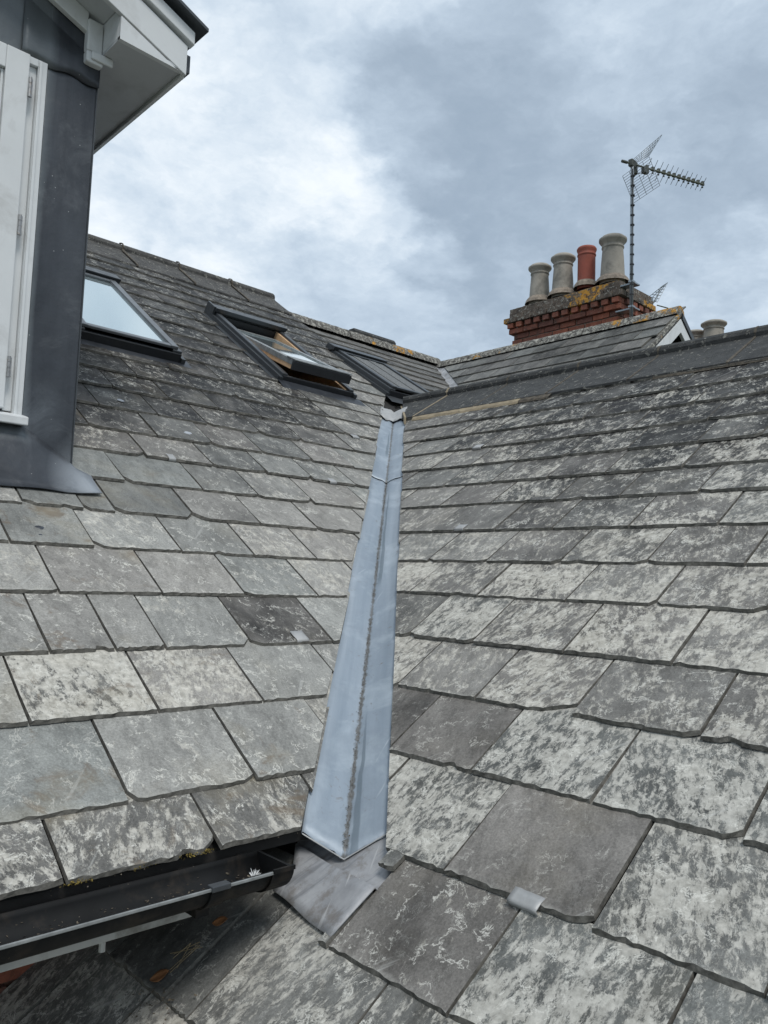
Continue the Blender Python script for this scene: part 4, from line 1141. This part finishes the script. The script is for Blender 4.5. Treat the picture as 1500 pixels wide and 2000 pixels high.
# ------------------------------------------------------------ chimney
CH = empty('chimney_stack', (6.4, 4.2, 2.1), label='red brick chimney stack with four pots and orange lichen behind the small gabled roof', cat='chimney')
CH.location = (0, 0, 0)
cx0, cx1, cy0, cy1 = 6.15, 6.66, 3.62, 4.78
mb = MB(); mb.box((cx0+.012, cy0+.012, 1.2), (cx1-.012, cy1-.012, 2.60)); mb.build('core', M_mortar_old, CH)
BM = {}
def brick(cx, cy, cz, lx, ly, lz, rg, mat=M_brick):
    key = (round(lx, 2), round(ly, 2), round(lz, 3), mat.name)
    if key not in BM:
        mb = MB(); mb.box((-lx/2, -ly/2, -lz/2), (lx/2, ly/2, lz/2)); o = mb.build('brick', mat, CH, bevel=.004); BM[key] = o.data; md = None
    else:
        o = bpy.data.objects.new('brick', BM[key]); COL.objects.link(o); o.parent = CH
        md = o.modifiers.new('bevel', 'BEVEL'); md.width = .004; md.segments = 2; md.limit_method = 'ANGLE'
    o.location = (cx+rg.uniform(-.003, .003), cy+rg.uniform(-.002, .002), cz); o.rotation_euler.z = rg.uniform(-.01, .01)
rg = random.Random(17)
H_ = .048; J = .009
def course_ring(z, out, phase, lb=.165, mat=M_brick):
    # front face (towards the camera) and right end
    y = cy0-out+(0 if phase else -.08); 
    while y < cy1+out-.02:
        y0_, y1_ = max(y, cy0-out), min(y+lb, cy1+out)
        if y1_-y0_ > .03: brick(cx0-out+.04, (y0_+y1_)/2, z, .08, y1_-y0_, H_, rg, mat)
        y += lb+J
    x = cx0-out+.08+J+(0 if not phase else -.0)
    while x < cx1+out-.02:
        x1_ = min(x+lb, cx1+out)
        if x1_-x > .03: brick((x+x1_)/2, cy0-out+.04, z, x1_-x, .08, H_, rg, mat)
        x += lb+J
for k in range(5): course_ring(2.428-.024-k*(H_+J), 0, k % 2)
course_ring(2.428+.026, .028, 1)
# dentil course: bricks set end-on with gaps
z = 2.454+H_+J-.003
y = cy0-.028
while y < cy1+.03:
    brick(cx0-.052+.05, y+.036, z, .10, .068, H_, rg); y += .068+.036
x = cx0+.06
while x < cx1+.02: brick(x+.03, cy0-.052+.05, z, .068, .10, H_, rg); x += .104
mb = MB(); mb.box((cx0-.010, cy0-.010, z-.03), (cx1+.01, cy1+.01, z+.03)); mb.build('dentil_backing', M_stone, CH)
course_ring(z+H_+J-.004, .062, 0, mat=M_stone)
course_ring(z+2*(H_+J)-.008, .034, 1, mat=M_stone)
course_ring(z+3*(H_+J)-.012, .004, 0, mat=M_stone)
ztop = z+3*(H_+J)+.012
mb = MB(); mb.box((cx0-.02, cy0-.02, z+.031), (cx1+.02, cy1+.02, ztop-.01)); mb.build('core', M_stone, CH)
# flaunching: rough mortar weathering sloped up to the pots
rg = random.Random(33); rows_ = []
nx_, ny_ = 20, 44
for i in range(nx_+1):
    row = []
    for j in range(ny_+1):
        u_, v_ = i/nx_, j/ny_; x_ = cx0-.015+(cx1-cx0+.03)*u_; y_ = cy0-.015+(cy1-cy0+.03)*v_
        e = min(u_, 1-u_)*2.0; e2 = min(v_, 1-v_)*5.0; h = min(1, min(e, e2)*1.3)
        row.append(Vector((x_, y_, ztop-.03+.10*h**.6+rg.uniform(-.008, .008)-(.02 if h == 0 else 0))))
    rows_.append(row)
mb = MB(); mb.grid(rows_); mb.build('flaunching', M_stone, CH, smooth=False)
# rough crust hanging over the upper courses
rows_ = []
def crust(y0, y1, x, z0, z1, n=50, m=7, amp=.012):
    rows_ = []
    for i in range(n+1):
        y_ = y0+(y1-y0)*i/n
        rows_.append([Vector((x-.012-.035*math.sin(math.pi*(j/m)**.7)*.6+rg.uniform(-amp, amp)*.6, y_, z0+(z1-z0)*j/m+rg.uniform(-amp, amp)*.5)) for j in range(m+1)])
    mb = MB(); mb.grid(rows_); return mb
def pot(y, h, r, mat, label, x=6.34, zbase=ztop+.045, style=0, parent=None):
    mb = MB()
    if style == 0: pr = [(r*1.08, -.06), (r*1.02, 0), (r*.94, h*.40), (r*.86, h*.70), (r*.86, h*.715), (r*.93, h*.73), (r*.93, h*.755), (r*.87, h*.77), (r*.90, h*.81), (r*1.12, h*.88), (r*1.16, h*.90), (r*1.16, h*.945), (r*1.02, h*.965), (r*.92, h*1.0), (r*.74, h*1.0), (r*.70, h*.90), (r*.68, h*.2)]
    else: pr = [(r*1.04, -.06), (r*1.0, 0), (r*.99, h*.74), (r*.99, h*.76), (r*1.06, h*.775), (r*1.06, h*.80), (r*.99, h*.815), (r*1.02, h*.87), (r*1.12, h*.93), (r*1.12, h*.96), (r*1.02, h*1.0), (r*.82, h*1.0), (r*.78, h*.9), (r*.78, h*.2)]
    mb.lathe(pr, 32, (x, y, zbase)); o = mb.build('chimney_pot', mat, parent or CH, smooth=True, label=label)
    mb = MB(); mb.lathe([(r*1.45, -.045), (r*1.32, -.01), (r*1.08, .018), (r*1.0, .02)], 22, (x, y, zbase)); mb.build('pot_bedding', M_mortar_old, parent or CH)
pot(4.605, .345, .098, M_pot, 'leftmost buff chimney pot, shortest of the buff ones', zbase=2.795)
pot(4.335, .365, .102, M_pot, 'second buff chimney pot beside the red one', zbase=2.80)
pot(4.075, .345, .082, M_redpot, 'slim red terracotta chimney pot', zbase=2.825, style=1)
pot(3.800, .395, .108, M_pot, 'tallest buff chimney pot at the right end of the stack', zbase=2.80)

# far chimney beyond the right ridge
FC = empty('chimney_stack', label='distant chimney with two buff pots just above the right-hand ridge', cat='chimney')
mb = MB(); mb.box((8.8, 3.75, -6.5), (9.35, 4.65, 2.80)); mb.build('stack', M_brick, FC)
mb = MB(); mb.box((8.74, 3.69, 2.70), (9.41, 4.71, 2.795)); mb.build('cap', M_stone, FC, bevel=.01)
pot(4.083, .34, .125, M_pot, None, x=9.05, zbase=2.80, parent=FC); pot(4.36, .305, .108, M_pot, None, x=9.15, zbase=2.80, parent=FC)

# ------------------------------------------------------------ aerials
A = empty('tv_aerial', label='television aerial on a tall grey mast with wire reflectors and a long row of directors', cat='aerial')
ax, ay = 6.085, 3.462
mb = MB(); mb.tube((ax, ay, 2.22), (ax, ay+.006, 3.70), .0155, 12); mb.build('mast', M_steel, A, smooth=True)
mb = MB(); mb.tube((ax-.016, ay-.012, 2.24), (ax-.016, ay-.008, 3.62), .0045, 6); mb.build('cable', M_black, A)
for k in range(13):
    z = 2.50+k*.088
    mb = MB(); mb.tube((ax-.004, ay-.003, z), (ax-.004, ay-.003, z+.010), .0195, 8); mb.build('cable_tie', M_black, A)
for z in (2.40, 2.62):
    mb = MB(); mb.box((ax-.019, ay-.020, z-.008), (ax+.03, ay+.020, z+.008)); mb.box((ax+.031, ay-.012, z-.006), (ax+.12, ay+.17, z+.006)); mb.build('wall_bracket', M_steel, A)
root = Vector((6.100, 3.471, 3.680)); tip = Vector((6.845, 3.190, 3.680)); bd = (tip-root).normalized()
mb = MB(); mb.tube(root-bd*.12, tip, .0085, 6); mb.build('boom', M_boom, A)
perp = Vector((-bd.y, bd.x, 0)); ev = (Vector((0, 0, 1))-perp*.85).normalized()
for k in range(12):
    t = .20+.80*(k/11)**.93
    c = root.lerp(tip, t); hl = .088-.0025*k
    mb = MB(); mb.tube(c-ev*hl, c+ev*hl, .0026, 5); e_ = mb.build('director', M_wire, A)
    mb = MB(); mb.prism([c+bd*.018+Vector((0, 0, -.006)), c-bd*.020+Vector((0, 0, -.006)), c-bd*.012+Vector((0, 0, .030)), c+bd*.014+Vector((0, 0, .034))], perp*.016); mb.tube(c-Vector((0, 0, .02))-ev*.008, c-ev*.024, .008, 6); mb.build('director_clip', M_aer, e_)
c = root.lerp(tip, .17); mb = MB(); mb.box((-.03, -.02, -.055), (.03, .02, .0), Matrix.Translation(c) @ Matrix.Rotation(math.atan2(bd.y, bd.x), 4, 'Z')); mb.build('dipole_box', M_aer, A, bevel=.006)
mb = MB(); mb.box((-.045, -.02, -.03), (.02, .02, .03), Matrix.Translation(root)); mb.box((.02, -.012, -.075), (.065, .018, .035), Matrix.Translation(root)); mb.tube(root-bd*.12, root-bd*.06, .014, 8); mb.build('mast_clamp', M_aer, A, bevel=.004)
pts = [root+Vector((.02, 0, -.06)), root.lerp(tip, .06)+Vector((0, 0, -.075)), root.lerp(tip, .15)+Vector((0, 0, -.05))]
mb = MB(); mb.tube(pts[0], pts[1], .003, 5); mb.tube(pts[1], pts[2], .003, 5); mb.build('loop_cable', M_black, A)
def onX(x, y, X):
    d = ray(x, y); return d*(X/d.x)
def wiregrid(q, nu, nv, r, name='reflector', parent=None):
    mb = MB(); A_, B_, C_, D_ = q
    for i in range(nu+1):
        t = i/nu; mb.tube(A_.lerp(B_, t), D_.lerp(C_, t), r, 4)
    for j in range(nv+1):
        t = j/nv; mb.tube(A_.lerp(D_, t), B_.lerp(C_, t), r, 4)
    return mb.build(name, M_wire, parent)
wiregrid([onX(1216, 344, 6.10), onX(1268, 306, 6.16), onX(1289, 362, 6.20), onX(1237, 397, 6.14)], 4, 12, .0021, parent=A)
wiregrid([onX(1236, 312, 6.10), onX(1293, 263, 6.36), onX(1268, 304, 6.30), onX(1247, 316, 6.08)], 10, 4, .0021, parent=A)
A2 = empty('tv_aerial', label='small second aerial half hidden behind the right end of the chimney stack', cat='aerial')
mb = MB(); mb.tube((6.88, 3.70, 1.9), (6.88, 3.70, 2.75), .012, 8); mb.build('mast', M_steel, A2)
wiregrid([onX(1262, 584, 6.88), onX(1296, 557, 7.0), onX(1304, 552, 7.1), onX(1284, 590, 6.95)], 6, 3, .003, parent=A2)
wiregrid([onX(1269, 600, 6.86), onX(1283, 585, 6.9), onX(1291, 562, 6.95), onX(1276, 592, 6.9)], 3, 2, .003, parent=A2)
mb = MB(); a = onX(1283, 596, 6.9); b = onX(1305, 602, 6.95); mb.tube(a, b, .006, 6); mb.build('boom', M_boom, A2)

print('slates', COUNT, 'objects', len(bpy.data.objects))
